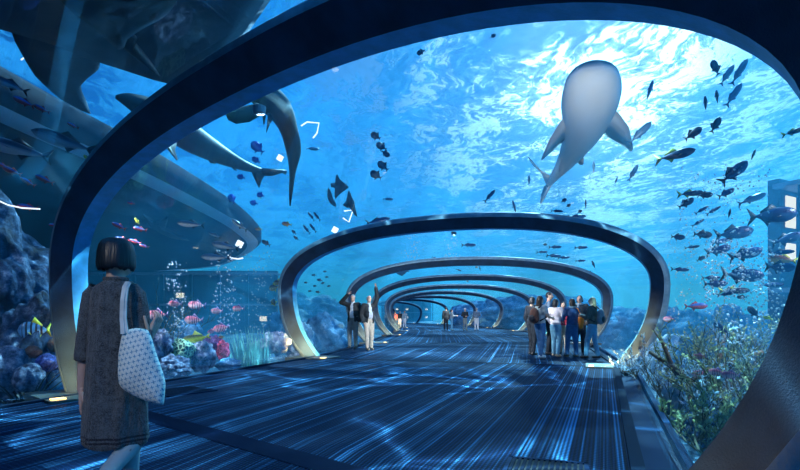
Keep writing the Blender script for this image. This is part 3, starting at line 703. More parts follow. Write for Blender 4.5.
school("below the second arch top", [(468.7, 245, 15, 0, 'slim'), (435, 258, 7, -20, 'slim'), (545, 244.5, 4, 0, 'ddisc'), (555, 247, 13, 0, 'slim'), (581, 247.5, 13, 0, 'slim'), (542, 252, 11, 0, 'slim'), (553.7, 255.7, 15, -5, 'slim'), (563.7, 257.5, 12, 0, 'slim'), (580.5, 260.7, 10, 0, 'slim'), (593.7, 265, 10, 110, 'dark'), (588.7, 274, 9, 150, 'ddisc'), (458.7, 270, 6, -20, 'slim'), (480, 269, 6, 100, 'slim')], 4)
school("high left of centre", [(375.7, 136, 11, 150, 'ddisc'), (381.5, 146.4, 12, 150, 'ddisc'), (385.5, 153.4, 10, -30, 'ddisc'), (383, 166, 13, 140, 'ddisc'), (376, 175, 13, 150, 'ddisc')], 5)
school("left of the second arch", [(378, 220.8, 25, 12, 'slim'), (311.3, 216.5, 11, 128, 'slim'), (317, 216.5, 11, 128, 'slim'), (306.7, 229.4, 11, 128, 'slim'), (313, 228, 11, 128, 'slim'), (286.8, 224, 10, 170, 'org'), (294, 232, 6, 140, 'dark'), (296, 238, 6, 140, 'dark'), (304.5, 252, 7, 170, 'slim'), (312.5, 148.7, 13, 0, 'pale'), (388, 199, 11, 0, 'pale'), (258.7, 229, 7, 180, 'org'), (266, 243, 10, 150, 'dark'), (421, 52, 9, 200, 'ddisc'), (493, 36, 6, 30, 'ddisc')], 4)
school('beside the dark shark tail', [(257.5, 147.5, 15, 140, 'disc'), (256, 160, 9, 150, 'disc'), (241, 177, 8, 170, 'disc'), (260.6, 195, 8, 170, 'disc'), (254, 203, 8, 170, 'disc'), (232, 198.7, 10, 120, 'disc')], 3)
school('under the canopy', [(191, 224, 26, 178, 'tuna'), (214.6, 235, 13, 160, 'tuna'), (225.6, 246, 27, 170, 'tuna'), (216, 257, 29, 180, 'tuna'), (239.5, 225, 19, 145, 'tuna')], 3)
school("behind the woman's head", [(119, 226, 14, 155, 'neon'), (140, 229, 13, 170, 'neon'), (137, 221, 7, 120, 'yell'), (122, 239, 13, 170, 'neon'), (134.6, 241.5, 13, 165, 'neon'), (144, 246, 9, 165, 'neon'), (131, 203, 7, 170, 'neon')], 1.4)
school('through the left pane', [(9, 84, 34, 165, 'tuna'), (24, 102, 19, 162, 'neon'), (42, 109, 15, 160, 'neon'), (73, 125.5, 11, 160, 'neon'), (64, 141, 56, 168, 'tuna'), (16, 148, 62, 172, 'tuna'), (88, 158.7, 10, 140, 'yell'), (2, 165, 11, 165, 'neon'), (12, 171, 17, 160, 'neon'), (28, 182, 14, 150, 'neon'), (44.6, 179.5, 17, 158, 'neon'), (28, 207, 18, 176, 'neon'), (54, 225, 9, 180, 'neon'), (34.6, 330, 28, 180, 'band')], .9)
school('hovering over the left reef', [(157.6, 314.7, 20, 180, 'pink'), (175.5, 303.6, 13, 175, 'pink'), (197, 305, 17, 175, 'pink'), (194, 319.8, 18, 178, 'pink'), (217, 310.8, 12, 180, 'pink'), (238.5, 308.4, 12, 180, 'pink'), (221.5, 327.8, 16, 190, 'pink'), (212, 331, 9, 200, 'pink'), (156, 340, 9, 170, 'pink'), (196, 338.5, 28, 190, 'yell'), (221.5, 337, 6, 180, 'org')], 1., True)
school("right of the sea grass", [(274, 287.6, 10, 190, 'angel'), (278, 282.5, 8, 180, 'angel'), (273.7, 302.6, 8, 110, 'angel')], 2)
school("swarming in the second arch", [(314, 275, 5, 180, 'dark'), (325, 271.5, 4, 180, 'dark'), (319.7, 280, 6, 170, 'dark'), (306, 282.6, 4, 180, 'dark'), (315, 286, 4, 180, 'dark'), (323, 283, 4, 200, 'dark'), (329, 286, 4, 190, 'dark'), (310, 291, 4, 180, 'dark'), (318, 292, 5, 170, 'dark'), (327, 277, 4, 180, 'dark')], 6)
# ------------------------------------------------------------------ sharks and rays
def spine_body(bm, P, rw, rh, n=16, sub=5, mi=0):
    pts, ws, hs_ = [], [], []
    L = len(P)
    for i in range(L-1):
        q = [max(0, min(L-1, i+k)) for k in (-1, 0, 1, 2)]
        for f in range(sub):
            f /= sub
            pts.append(Vector([cr(*[P[a][c] for a in q], f) for c in range(3)])); ws.append(max(.005, cr(*[rw[a] for a in q], f))); hs_.append(max(.005, cr(*[rh[a] for a in q], f)))
    pts.append(Vector(P[-1])); ws.append(rw[-1]); hs_.append(rh[-1]); rings = []
    for i, p in enumerate(pts):
        t = (pts[min(i+1, len(pts)-1)]-pts[max(i-1, 0)]).normalized(); s = t.cross(Vector((0, 0, 1))).normalized(); u = s.cross(t)
        rings.append([bm.verts.new(p+s*ws[i]*math.cos(a)+u*hs_[i]*math.sin(a)) for a in [2*math.pi*k/n for k in range(n)]])
    for a, b in zip(rings, rings[1:]):
        for k in range(n): bm.faces.new((a[k], a[(k+1) % n], b[(k+1) % n], b[k]))
    bm.faces.new(rings[0][::-1]); bm.faces.new(rings[-1])
def wing(bm, secs, th):
    """loft of lens sections: each (leading point, trailing point)"""
    prev = None
    for i, (a, b) in enumerate(secs):
        a, b = Vector(a), Vector(b)
        nx = Vector(secs[min(i+1, len(secs)-1)][0])-Vector(secs[max(i-1, 0)][0]); nr = (b-a).cross(nx)
        nr = nr.normalized() if nr.length > 1e-6 else Vector((0, 0, 1)); t = th*(1-.85*i/(len(secs)-1))
        cur = [bm.verts.new(a), bm.verts.new(a.lerp(b, .35)+nr*t), bm.verts.new(b), bm.verts.new(a.lerp(b, .35)-nr*t)]
        if prev:
            for k in range(4): bm.faces.new((prev[k], prev[(k+1) % 4], cur[(k+1) % 4], cur[k]))
        else: bm.faces.new(cur[::-1])
        prev = cur
    bm.faces.new(prev)
def atz(px, py, z): return at(px, py, (z-EYE)*FPX/(HORIZ-py))
m = bpy.data.materials.new('whale_shark_skin'); m.use_nodes = True; n = NT(m.node_tree)
tc = n.n('ShaderNodeTexCoord').outputs['Object']
spots = n.ramp(n.n('ShaderNodeTexVoronoi', i={'Vector': tc, 'Scale': 5.}).outputs['Distance'], [(.12, 1.), (.2, 0.)])
nb = n.n('ShaderNodeSeparateXYZ', i={0: n.n('ShaderNodeNewGeometry').outputs['Normal']}).outputs[2]
top = n.n('ShaderNodeMapRange', i={0: nb, 1: -.2, 2: .4}).outputs[0]
n.out(n.n('ShaderNodeBsdfPrincipled', i={'Base Color': n.mix(top, (.88, .88, .86), n.mix(spots, (.12, .17, .2), (.6, .65, .65))), 'Roughness': .6}).outputs[0]); ws_m = m
shark_m = fmat('shark_slate', (.04, .05, .055), (.06, .075, .08), z0=-.3, z1=.3, rough=.5, metal=0)
black_m = mat('black_shark_skin', (.006, .012, .02), .5); ray_m = mat('slate_ray_skin', (.075, .10, .13), .6, 0, .4, 1.5)
bm = bmesh.new(); Z = 6.35
SP = [(593, 66), (592.5, 72), (592, 85), (590, 103), (585, 125), (574, 148), (561, 168), (549, 183)]
P = [atz(px, py, Z) for px, py in SP]
spine_body(bm, P, [.20, .46, .62, .68, .58, .40, .22, .10], [.12, .24, .36, .5, .52, .42, .26, .14], 20)
L0, L1 = atz(570, 108, Z-.1), atz(572, 134, Z-.1)
wing(bm, [(L0, L1), (atz(560, 122, Z-.2), atz(564, 141, Z-.2)), (atz(549, 140, Z-.4), atz(553, 151, Z-.4)), (atz(541, 159, Z-.5), atz(542.5, 160, Z-.5))], .09)
wing(bm, [(atz(604, 104, Z-.1), atz(598, 130, Z-.1)), (atz(618, 112, Z-.2), atz(607, 137, Z-.2)), (atz(629, 127, Z-.4), atz(620, 144, Z-.4)), (atz(633.5, 149, Z-.5), atz(631, 152, Z-.5))], .09)
wing(bm, [(atz(578, 152, Z), atz(572, 160, Z)), (atz(584, 158, Z-.2), atz(580, 165, Z-.2)), (atz(583.5, 164, Z-.3), atz(582, 165, Z-.3))], .05)
wing(bm, [(atz(566, 150, Z), atz(560, 160, Z)), (atz(561, 158, Z-.2), atz(559, 166, Z-.2)), (atz(559, 170, Z-.25), atz(560, 172, Z-.25))], .05)
wing(bm, [(atz(584, 118, Z+.4), atz(574, 140, Z+.4)), (atz(577, 126, Z+1.), atz(572, 138, Z+.9))], .06)
T0 = P[-1]
wing(bm, [(T0+Vector((.1, -.5, .05)), T0+Vector((0, .35, 0))), (at(540, 170, 20.2), at(545, 176, 20.7)), (at(531, 159, 20.3), at(533, 166, 20.9)), (at(527.5, 156, 20.8), at(528.5, 158, 21))], .06)
wing(bm, [(T0+Vector((.1, -.4, -.05)), T0+Vector((0, .3, 0))), (at(550, 188, 20.4), at(544, 186, 20.9)), (at(546, 196, 20.7), at(541, 195, 21.1)), (at(541, 204, 21), at(540, 203, 21.2))], .05)
tag(link('whale_shark', bm, ws_m, None, True), 'huge pale whale shark gliding overhead in front of the bright surface', 'whale shark')
# grey shark crossing behind the near arch
bm = bmesh.new(); D = 12.
SP = [(116, 97, 9.8), (130, 101, 10), (155, 114, 10.5), (185, 134, 11.2), (212, 150, 11.9), (238, 163, 12.5), (258, 170, 13), (272, 172, 13.3)]
P = [at(*q) for q in SP]
spine_body(bm, P, [.04, .14, .26, .30, .24, .14, .07, .04], [.04, .15, .28, .32, .25, .15, .08, .05])
def W3(px, py, d): return at(px, py, d)
wing(bm, [(at(160, 128, 10.4), at(178, 140, 10.8)), (at(164, 145, 10.), at(175, 150, 10.3)), (at(176, 160, 9.8), at(178, 160, 9.9))], .04)
wing(bm, [(at(166, 110, 10.8), at(186, 124, 11.2)), (at(180, 104, 10.9), at(188, 112, 11.2)), (at(190, 100, 11.1), at(191, 102, 11.2))], .03)
wing(bm, [(at(203, 152, 11.9), at(214, 157, 12.1)), (at(210, 163, 11.9), at(216, 164, 12.1))], .03)
wing(bm, [(at(228, 164, 12.3), at(236, 168, 12.5)), (at(234, 170, 12.3), at(237, 171, 12.5))], .02)
wing(bm, [(at(262, 168, 13), at(262, 176, 13)), (at(275, 169, 13.2), at(272, 176, 13.2)), (at(283, 169.5, 13.4), at(282, 173, 13.4)), (at(287, 170, 13.5), at(286, 175, 13.5))], .03)
wing(bm, [(at(250, 169, 12.9), at(265, 175, 13)), (at(255, 180, 13), at(262, 180, 13.1)), (at(258.5, 187.5, 13.1), at(259.5, 187.5, 13.1))], .03)
tag(link('grey_shark', bm, shark_m, None, True), 'dark grey shark passing behind the near arch above the canopy', 'shark')
# drooping shark
bm = bmesh.new(); SP = [(236, 92, 8.6), (250, 91, 8.7), (266, 97, 8.9), (280, 110, 9.1), (289, 130, 9.4), (293.5, 150, 9.6), (292.5, 172, 9.8), (291, 190, 10), (290, 206, 10.1)]
P = [at(*q) for q in SP]
spine_body(bm, P, [.06, .15, .22, .21, .16, .14, .06, .04, .012], [.06, .16, .24, .24, .17, .15, .08, .05, .015])
wing(bm, [(at(258, 103, 8.7), at(266, 112, 8.8)), (at(245, 106, 8.6), at(250, 122, 8.6)), (at(232, 108, 8.5), at(236, 124, 8.5)), (at(225, 112, 8.5), at(228, 120, 8.5))], .05)
wing(bm, [(at(268, 112, 8.9), at(274, 118, 9)), (at(267, 124, 8.9), at(270, 124, 8.9)), (at(266, 133, 8.9), at(267, 132, 8.9))], .03)
wing(bm, [(at(262, 113, 8.9), at(266, 116, 8.9)), (at(263.5, 125, 8.9), at(264.5, 124, 8.9))], .02)
tag(link('drooping_shark', bm, shark_m, None, True), 'dark shark with its long tail hanging down right of the near arch', 'shark')
def lens(name, pts, zc=None, d=None, th=.2, m=None, label='', cat='ray', rings=(1, .8, .5, .2), ofs=.0):
    if zc is not None: V = [atz(px, py, zc) for px, py in pts]
    else: V = [at(px, py, d+ofs*i) for i, (px, py) in enumerate(pts)]
    # refine outline
    O = []; L = len(V)
    for i in range(L):
        q = [V[(i+k) % L] for k in (-1, 0, 1, 2)]
        for f in (0, .33, .66): O.append(Vector([cr(*[x[c] for x in q], f)*.5+.5*(q[1][c]*(1-f)+q[2][c]*f) for c in range(3)]))
    C = sum(O, Vector())/len(O); nr = Vector()
    for a, b in zip(O, O[1:]+O[:1]): nr += (a-C).cross(b-C)
    nr.normalize(); bm = bmesh.new(); tops, bots = [], []
    for r in rings:
        h = th*math.sqrt(max(0, 1-r*r))
        tops.append([bm.verts.new(C+(p-C)*r+nr*h-C) for p in O]); bots.append(tops[-1] if r == 1 else [bm.verts.new((p-C)*r-nr*h) for p in O])
    for R, fl in ((tops, 0), (bots, 1)):
        for a, b in zip(R, R[1:]):
            for k in range(len(O)):
                q = (a[k], a[(k+1) % len(O)], b[(k+1) % len(O)], b[k]); bm.faces.new(q if not fl else q[::-1])
        c = bm.verts.new(nr*th*(1 if not fl else -1))
        for k in range(len(O)):
            q = (R[-1][k], R[-1][(k+1) % len(O)], c); bm.faces.new(q if not fl else q[::-1])
    return bm, C
def ray(name, parts, label, m, cat='ray'):
    big = bmesh.new(); C0 = None
    for kw in parts:
        b, C = lens(name, **kw)
        if C0 is None: C0 = C
        for v in b.verts: v.co += C-C0
        t = bpy.data.meshes.new('t'); b.to_mesh(t); b.free(); big.from_mesh(t); bpy.data.meshes.remove(t)
    bmesh.ops.recalc_face_normals(big, faces=big.faces)
    o = link(name, big, m, None, True); o.location = C0; tag(o, label, cat); return o
ray('giant_ray', [dict(pts=[(-120, -30), (-60, 5), (0, 24), (40, 36), (75, 51), (125, 67), (180, 84), (215, 70), (250, 30), (290, -40), (200, -120), (20, -110)], zc=5.0, th=.28),
                  dict(pts=[(10, 20), (15, 42), (35, 76), (60, 99), (80, 110), (91, 114), (84, 98), (81, 86), (88, 78), (98, 70), (100, 63), (92, 55), (75, 46), (40, 22)], zc=4.9, th=.10)],
    'giant slate grey ray overhead at the upper left with a forked fin', ray_m)
ray('black_shark', [dict(pts=[(20, -70), (50, -18), (78, 6), (98, 23), (118, 41), (126, 38), (130, 28), (150, 14), (180, -4), (205, -50), (150, -120), (80, -120)], zc=4.0, th=.3),
                    dict(pts=[(108, 30), (120, 44), (140, 60), (160, 76), (150, 62), (138, 48), (128, 36), (137, 38), (124, 28), (112, 24)], zc=4.0, th=.06)],
    'black shark at the very top left whose tail points down right', black_m, 'shark')
c0 = lambda L: [(240+x/4.275, 130+y/4.275) for x, y in L]
ray('manta_ray', [dict(pts=c0([(415, 188), (428, 212), (465, 243), (440, 264), (422, 278), (408, 295), (412, 262), (402, 246), (390, 245), (388, 228), (406, 226), (418, 214)]), d=15., th=.09, ofs=.03)], 'uppermost of three small dark mantas left of centre', ray_m)
ray('manta_ray', [dict(pts=c0([(465, 256), (474, 282), (486, 302), (490, 330), (500, 372), (482, 344), (470, 334), (456, 332), (440, 320), (456, 300)]), d=14.5, th=.09, ofs=.03)], 'lowest of three small dark mantas beside the triangular reflection', ray_m)
ray('manta_ray', [dict(pts=c0([(377, 246), (381, 272), (390, 296), (408, 318), (410, 330), (392, 318), (382, 300), (376, 280)]), d=15.5, th=.07, ofs=.03)], 'thin edge-on manta, leftmost of the three small mantas', ray_m)
ray('eagle_ray', [dict(pts=[(407, 272), (402, 276), (396, 273), (400, 269), (399, 264), (404, 268), (410, 272)], d=34, th=.1)], 'tiny dark ray at the top of the third arch', ray_m)
ray('shadowy_ray', [dict(pts=[(143, 214), (147, 220), (160, 220), (168, 216), (166, 226), (158, 230), (172, 234), (190, 241), (170, 238), (150, 227)], zc=4.6, th=.06)], 'dim dark ray beneath the canopy left of the tuna', black_m)
# ------------------------------------------------------------------ people
def capsule(bm, a, b, ra, rb, n=12, sx=1.):
    a, b = Vector(a), Vector(b); d = b-a; L = d.length
    if L < 1e-5: d = Vector((0, 0, 1)); L = 1e-5
    t = d/L; u = t.orthogonal().normalized(); v = t.cross(u); rings = []
    prof_ = [(-ra*math.cos(q), ra*math.sin(q)) for q in (.25, .7, 1.15, 1.57)]+[(L+rb*math.cos(q), rb*math.sin(q)) for q in (1.57, 1.15, .7, .25)]
    for h, r in prof_: rings.append([bm.verts.new(a+t*h+(u*math.cos(x)+v*math.sin(x))*r) for x in [2*math.pi*k/n for k in range(n)]])
    for p, q in zip(rings, rings[1:]):
        for k in range(n): bm.faces.new((p[k], p[(k+1) % n], q[(k+1) % n], q[k]))
    bm.faces.new(rings[0][::-1]); bm.faces.new(rings[-1])
def ell(bm, c, r, R=None, sub=3):
    M = Matrix.Translation(c) @ (R or Matrix()) @ Matrix.Diagonal((*r, 1))
    bmesh.ops.create_icosphere(bm, subdivisions=sub, radius=1, matrix=M)
def fuse(bm, vox, smooth=3, dec=None):
    """one continuous skin from overlapping rounded pieces"""
    me = bpy.data.meshes.new('t'); bm.to_mesh(me); bm.free(); o = bpy.data.objects.new('t', me); COL.objects.link(o)
    r = o.modifiers.new('r', 'REMESH'); r.mode = 'VOXEL'; r.voxel_size = vox
    if smooth: s = o.modifiers.new('s', 'SMOOTH'); s.factor = .5; s.iterations = smooth
    dg = bpy.context.evaluated_depsgraph_get(); dg.update()
    out_ = bpy.data.meshes.new_from_object(o.evaluated_get(dg)); bpy.data.objects.remove(o); bpy.data.meshes.remove(me)
    return out_
def hand(bm, w, d, palmn, s=1., curl=.5):
    """palm and five bent fingers from wrist w along d; palmn = direction the palm faces"""
    d = Vector(d).normalized(); pn = (Vector(palmn)-d*Vector(palmn).dot(d)).normalized(); sd_ = d.cross(pn); w = Vector(w)
    for k in (-1, 0, 1): capsule(bm, w+sd_*k*.016*s, w+d*.075*s+sd_*k*.026*s, .017*s, .013*s, 8)
    for k, L in enumerate((.062, .072, .067, .052)):
        b = w+d*.082*s+sd_*(.030-.020*k)*s; q = b; dd = d.copy(); ln = L*s
        for j, fr in enumerate((.45, .32, .25)):
            e = q+dd*ln*fr; capsule(bm, q, e, (.0088-.001*j)*s, (.0080-.001*j)*s, 7); q = e
            dd = (dd+pn*curl*.8).normalized()
    q = w+d*.02*s+sd_*.028*s; dd = (d*.7+sd_*.65+pn*.25).normalized()
    for j in range(3):
        e = q+dd*.030*s; capsule(bm, q, e, (.0115-.0015*j)*s, (.010-.0012*j)*s, 7); q = e; dd = (dd+d*.35+pn*curl*.3).normalized()
skin_m = mat('skin', (.55, .33, .24), .55); skin2_m = mat('skin_pale', (.62, .42, .33), .55)
eyew = mat('eye_dark', (.02, .015, .012), .3); mouth_m = mat('lips', (.40, .14, .12), .5)
def cloth(name, c, amt=.25, b=.3): return mat(name, c, .85, 0, amt, 14, b, 45)
SOLE = mat('shoe_dark', (.02, .02, .025), .5); SHOEL = mat('shoe_tan', (.42, .33, .24), .6); SHOEW = mat('shoe_white', (.6, .62, .65), .6)
HAIRD = mat('hair_black', (.012, .012, .016), .5, 0, .4, 30); HAIRB = mat('hair_brown', (.06, .035, .022), .5, 0, .4, 30); HAIRG = mat('hair_grey', (.35, .34, .33), .6); HAIRL = mat('hair_blonde', (.42, .30, .16), .5, 0, .3, 30)
def person(label, x, y, H, face, top, pants, shoes, hair, hairlen=0, arms=None, legs=(0., 0.), headyaw=0., headpitch=0., open_shirt=None, coat=False, cap=None, belly=0., vox=.016, skirt=None, scarf=None, sleeve=1., lean=0., group=None):
    """x,y foot point; H height; face = heading in degrees, 0 looks along +Y (away), 180 towards the camera"""
    root = empty('person', (x, y, .0), math.radians(face)); k = H/1.75
    V = lambda a, b, c: Vector((a*k, b*k, c*k))
    bm = bmesh.new(); A = arms or {}
    hips = [V(-.09, 0, .92), V(.09, 0, .92)]
    ank = [V(-.10, legs[0], .09), V(.10, legs[1], .09)]
    kne = [(h+a)/2+V(0, .035, .02) for h, a in zip(hips, ank)]
    sh = [V(-.185, lean, 1.43), V(.185, lean, 1.43)]
    el, wr = [], []
    for i, s in enumerate((-1, 1)):
        a = A.get('L' if s < 0 else 'R', ((s*.25, -.03, 1.14), (s*.24, .08, .90)))
        el.append(V(*a[0])); wr.append(V(*a[1]))
    hc = V(0, lean+.015, 1.635)
    ell(bm, V(0, lean*.9, 1.33), (.155*k, .095*k, .17*k)); ell(bm, V(0, lean*.5+.01, 1.12), (.135*k, .095*k, .16*k)); ell(bm, V(0, 0, .97), (.155*k, .105*k, .13*k))
    capsule(bm, V(0, lean*.9-.01, 1.44), V(0, lean, 1.56), .062*k, .055*k)
    for i in (0, 1):
        capsule(bm, hips[i], kne[i], .083*k, .056*k); capsule(bm, kne[i], ank[i], .055*k, .036*k); capsule(bm, ank[i]+V(0, -.03, -.03), ank[i]+V(0, .13, -.055), .035*k, .028*k)
        capsule(bm, V(0, lean*.9, 1.40), sh[i], .07*k, .058*k); capsule(bm, sh[i], el[i], .05*k, .038*k); capsule(bm, el[i], wr[i], .037*k, .026*k)
        capsule(bm, wr[i], wr[i]+(wr[i]-el[i]).normalized()*.07*k, .026*k, .028*k)
    HR = Matrix.Rotation(math.radians(headyaw), 4, 'Z') @ Matrix.Rotation(math.radians(headpitch), 4, 'X')
    def hp(a, b, c): return hc+(HR @ Vector((a*k, b*k, c*k)))
    ell(bm, hc, (.073*k, .092*k, .112*k), HR); ell(bm, hp(0, .02, -.045), (.055*k, .068*k, .072*k), HR)
    capsule(bm, hp(0, .085, .02), hp(0, .106, -.018), .010*k, .015*k, 8)
    for s in (-1, 1): ell(bm, hp(s*.075, -.005, -.005), (.012*k, .022*k, .032*k), HR, 2)
    me = fuse(bm, vox*.8, 2); b2 = bmesh.new(); b2.from_mesh(me)
    for i in (0, 1):
        d = (wr[i]-el[i]); hand(b2, wr[i]+d.normalized()*.02*k, d, Vector((1 if i == 0 else -1, .3, 0)) if abs(d.normalized().x) < .8 else Vector((0, 1, 0)), k, .45)
    b2.to_mesh(me); b2.free(); body = link('body', me, skin_m, root, True)
    for s in (-1, 1):
        bm = bmesh.new(); ell(bm, hp(s*.03, .083, .012), (.011*k, .008*k, .008*k), HR, 2); link('eye', bm, eyew, root, True)
    bm = bmesh.new(); ell(bm, hp(0, .084, -.052), (.024*k, .008*k, .007*k), HR, 2); link('mouth', bm, mouth_m, root, True)
    # trousers
    bm = bmesh.new(); g = .018*k
    if pants is not None:
        ell(bm, V(0, 0, .97), (.165*k, .118*k, .12*k))
        for i in (0, 1):
            capsule(bm, hips[i], kne[i], .088*k+g*.6, .062*k+g); capsule(bm, kne[i], ank[i]+V(0, 0, .02), .058*k+g, .050*k+g*.6)
        link('trousers', fuse(bm, vox, 3), pants, root, True)
        bm = bmesh.new(); ell(bm, V(0, 0, 1.035), (.155*k, .110*k, .018*k)); link('belt', bm, SOLE, root, True)
    # shirt / jacket
    def torso(bm, e, low, sl, opn=False):
        ell(bm, V(0, lean*.9-.005, 1.32), (.170*k+e, .11*k+e, .17*k+e)); ell(bm, V(0, lean*.5+.01+belly*.3, 1.13), (.150*k+e, (.108+belly)*k+e, .17*k)); 
        if low < 1.0: ell(bm, V(0, 0, (low+1.12)/2), (.165*k+e, .125*k+e, (1.16-low)/2*k))
        for i in (0, 1):
            capsule(bm, V(0, lean*.9-.005, 1.405), sh[i], .078*k+e*.5, .068*k+e*.5)
            if sl > 0:
                w_ = sh[i].lerp(el[i], min(1, sl*2)); capsule(bm, sh[i], w_, .060*k+e, .052*k+e)
                if sl > .5: capsule(bm, el[i], el[i].lerp(wr[i], sl*2-1), .052*k+e, .040*k+e)
    if open_shirt is not None:
        bm = bmesh.new(); torso(bm, .004, .98, 0); capsule(bm, V(0, lean-.01, 1.45), V(0, lean, 1.50), .068*k, .062*k); link('shirt', fuse(bm, vox, 2), open_shirt, root, True)
    bm = bmesh.new(); torso(bm, .022*k if coat or open_shirt else .010*k, .78 if coat else .93, sleeve)
    me = fuse(bm, vox, 3)
    if open_shirt is not None:
        b = bmesh.new(); b.from_mesh(me)
        cut = [v for v in b.verts if v.co.y > .03*k and abs(v.co.x) < (.035+.055*max(0, (1.42-v.co.z/k)/.6))*k and v.co.z < 1.50*k]
        bmesh.ops.delete(b, geom=cut, context='VERTS'); b.to_mesh(me); b.free()
    nm = 'jacket' if (coat or open_shirt) else 'top'
    j = link(nm, me, top, root, True)
    if open_shirt is not None: s_ = j.modifiers.new('thick', 'SOLIDIFY'); s_.thickness = .012; s_.offset = -1
    bm = bmesh.new()
    if scarf is not None:
        for a in range(10):
            q = [2*math.pi*(a+f)/10 for f in (0, 1)]; capsule(bm, V(.085*math.cos(q[0]), lean+.075*math.sin(q[0]), 1.49), V(.085*math.cos(q[1]), lean+.075*math.sin(q[1]), 1.49), .036*k, .036*k)
        capsule(bm, V(.05, .09, 1.46), V(.06, .12, 1.15), .035*k, .04*k)
        link('scarf', fuse(bm, vox, 1), scarf, root, True)
    else: bm.free()
    for i in (0, 1):
        bm = bmesh.new(); capsule(bm, ank[i]+V(0, -.035, -.035), ank[i]+V(0, .14, -.050), .045*k, .038*k); ell(bm, ank[i]+V(0, -.01, -.02), (.042*k, .05*k, .05*k))
        me = fuse(bm, .012, 1)
        for v in me.vertices: v.co.z = max(v.co.z, .002)
        link('shoe', me, shoes, root, True)
    # hair
    bm = bmesh.new()
    if hair is not None:
        ell(bm, hp(0, -.018, .022), (.083*k, .092*k, .104*k), HR)
        if hairlen > 0:
            for a in np.linspace(-.5, 3.64, 9):
                p0 = hp(.066*math.cos(-a)*1., -.025-.062*abs(math.sin(a)), .0); e_ = hp(.078*math.cos(-a), -.035-.068*abs(math.sin(a)), -.02-hairlen)
                capsule(bm, p0, e_, .03*k, .022*k, 8)
        link('hair', fuse(bm, .012, 2), hair, root, True)
    else: bm.free()
    if cap is not None:
        bm = bmesh.new(); ell(bm, hp(0, -.008, .048), (.086*k, .098*k, .082*k), HR); capsule(bm, hp(-.03, .10, .045), hp(.03, .10, .045), .022*k, .022*k)
        ell(bm, hp(0, .115, .04), (.065*k, .065*k, .010*k), HR); link('cap', fuse(bm, .012, 1), cap, root, True)
    tag(root, label, 'person', group); return root, k
def backpack(root, k, label, m1, m2, name='backpack', side=0.):
    M = root.matrix_world if False else Matrix.Translation(root.location) @ Matrix.Rotation(root.rotation_euler.z, 4, 'Z')
    r = empty(name, root.location, root.rotation_euler.z)
    bm = bmesh.new(); ell(bm, Vector((side, -.215, 1.22))*k, (.155*k, .095*k, .21*k)); ell(bm, Vector((side, -.21, 1.10))*k, (.165*k, .10*k, .13*k)); link('bag', fuse(bm, .016, 2), m1, r, True)
    bm = bmesh.new(); ell(bm, Vector((side, -.30, 1.12))*k, (.11*k, .045*k, .10*k)); link('pocket', fuse(bm, .014, 1), m2, r, True)
    for s in (-1, 1):
        bm = bmesh.new(); tube(bm, [Vector(p)*k for p in ((s*.11, -.16, 1.40), (s*.13, -.06, 1.50), (s*.135, .06, 1.47), (s*.135, .13, 1.33), (s*.14, .10, 1.15), (s*.14, -.13, 1.05))], .02, 6); link('strap', bm, m2, r, True)
    tag(r, label, 'backpack'); return r
def gp(px, py):
    d = EYE*FPX/(py-HORIZ); return ((px-400)/FPX*d, d)
black = cloth('jacket_black', (.018, .024, .030)); white = cloth('shirt_white', (.62, .68, .75)); greytr = cloth('trousers_grey_green', (.2, .24, .24)); khaki = cloth('trousers_khaki', (.6, .52, .42))
jeans = cloth('jeans_blue', (.05, .17, .36)); jeansl = cloth('jeans_light', (.17, .42, .60)); dkb = cloth('trousers_dark', (.008, .014, .025)); pinkc = cloth('blouse_pale_pink', (.9, .78, .80)); greyt = cloth('tee_grey', (.45, .52, .54))
redc = cloth('top_red', (.55, .05, .09)); bluej = cloth('jacket_navy', (.04, .10, .24)); oliv = cloth('jacket_olive', (.10, .12, .11)); greysc = cloth('scarf_grey', (.32, .38, .42)); beige = cloth('trousers_beige', (.45, .40, .32)); wht = cloth('trousers_white', (.68, .70, .74)); gbj = cloth('jacket_grey_blue', (.12, .18, .26))
brownb = cloth('bag_brown', (.16, .07, .05)); orgb_ = cloth('bag_orange', (.95, .28, .04)); greyb = cloth('bag_grey', (.2, .24, .28)); redb = cloth('bag_red', (.5, .04, .08))
x, y = gp(353, 348.8)
person('man in dark open jacket and grey trousers shading his eyes with one hand', x, y, 1.84, 165, black, greytr, SOLE, HAIRG, 0, {'R': ((.40, .02, 1.50), (.14, .11, 1.74)), 'L': ((-.25, -.05, 1.13), (-.24, .04, .90))}, (0, .05), 0, 8, white, True, belly=.02)
x, y = gp(369, 350)
person('man in dark open jacket and khaki trousers pointing up with a raised arm', x, y, 1.78, 205, black, khaki, SHOEL, HAIRG, 0, {'L': ((-.24, .12, 1.68), (-.16, .20, 1.98)), 'R': ((.26, -.04, 1.14), (.22, .06, .92))}, (-.05, .1), -15, 22, white, True, belly=.06)
grp = []
x, y = gp(540, 358.3); r, k = person('woman in grey tee and blue jeans wearing a brown backpack', x, y, 1.64, -62, greyt, jeans, SHOEW, HAIRB, .14, {'L': ((-.24, .05, 1.16), (-.10, .28, 1.20)), 'R': ((.27, .02, 1.18), (.20, .26, 1.12))}, (.12, -.08), -10, sleeve=.3)
backpack(r, k, 'brown and black backpack worn by the woman at the left of the group', brownb, SOLE)
x, y = gp(532, 355.2); person('dark clad person mostly hidden behind the woman with the brown backpack', x, y, 1.66, -60, dkb, dkb, SOLE, HAIRD, .06, None, (.05, -.05))
x, y = gp(549, 354.8); person('tall short haired man in grey shirt at the back of the group', x, y, 1.80, -105, gbj, dkb, SOLE, HAIRD, 0, None, (.03, -.03), -15)
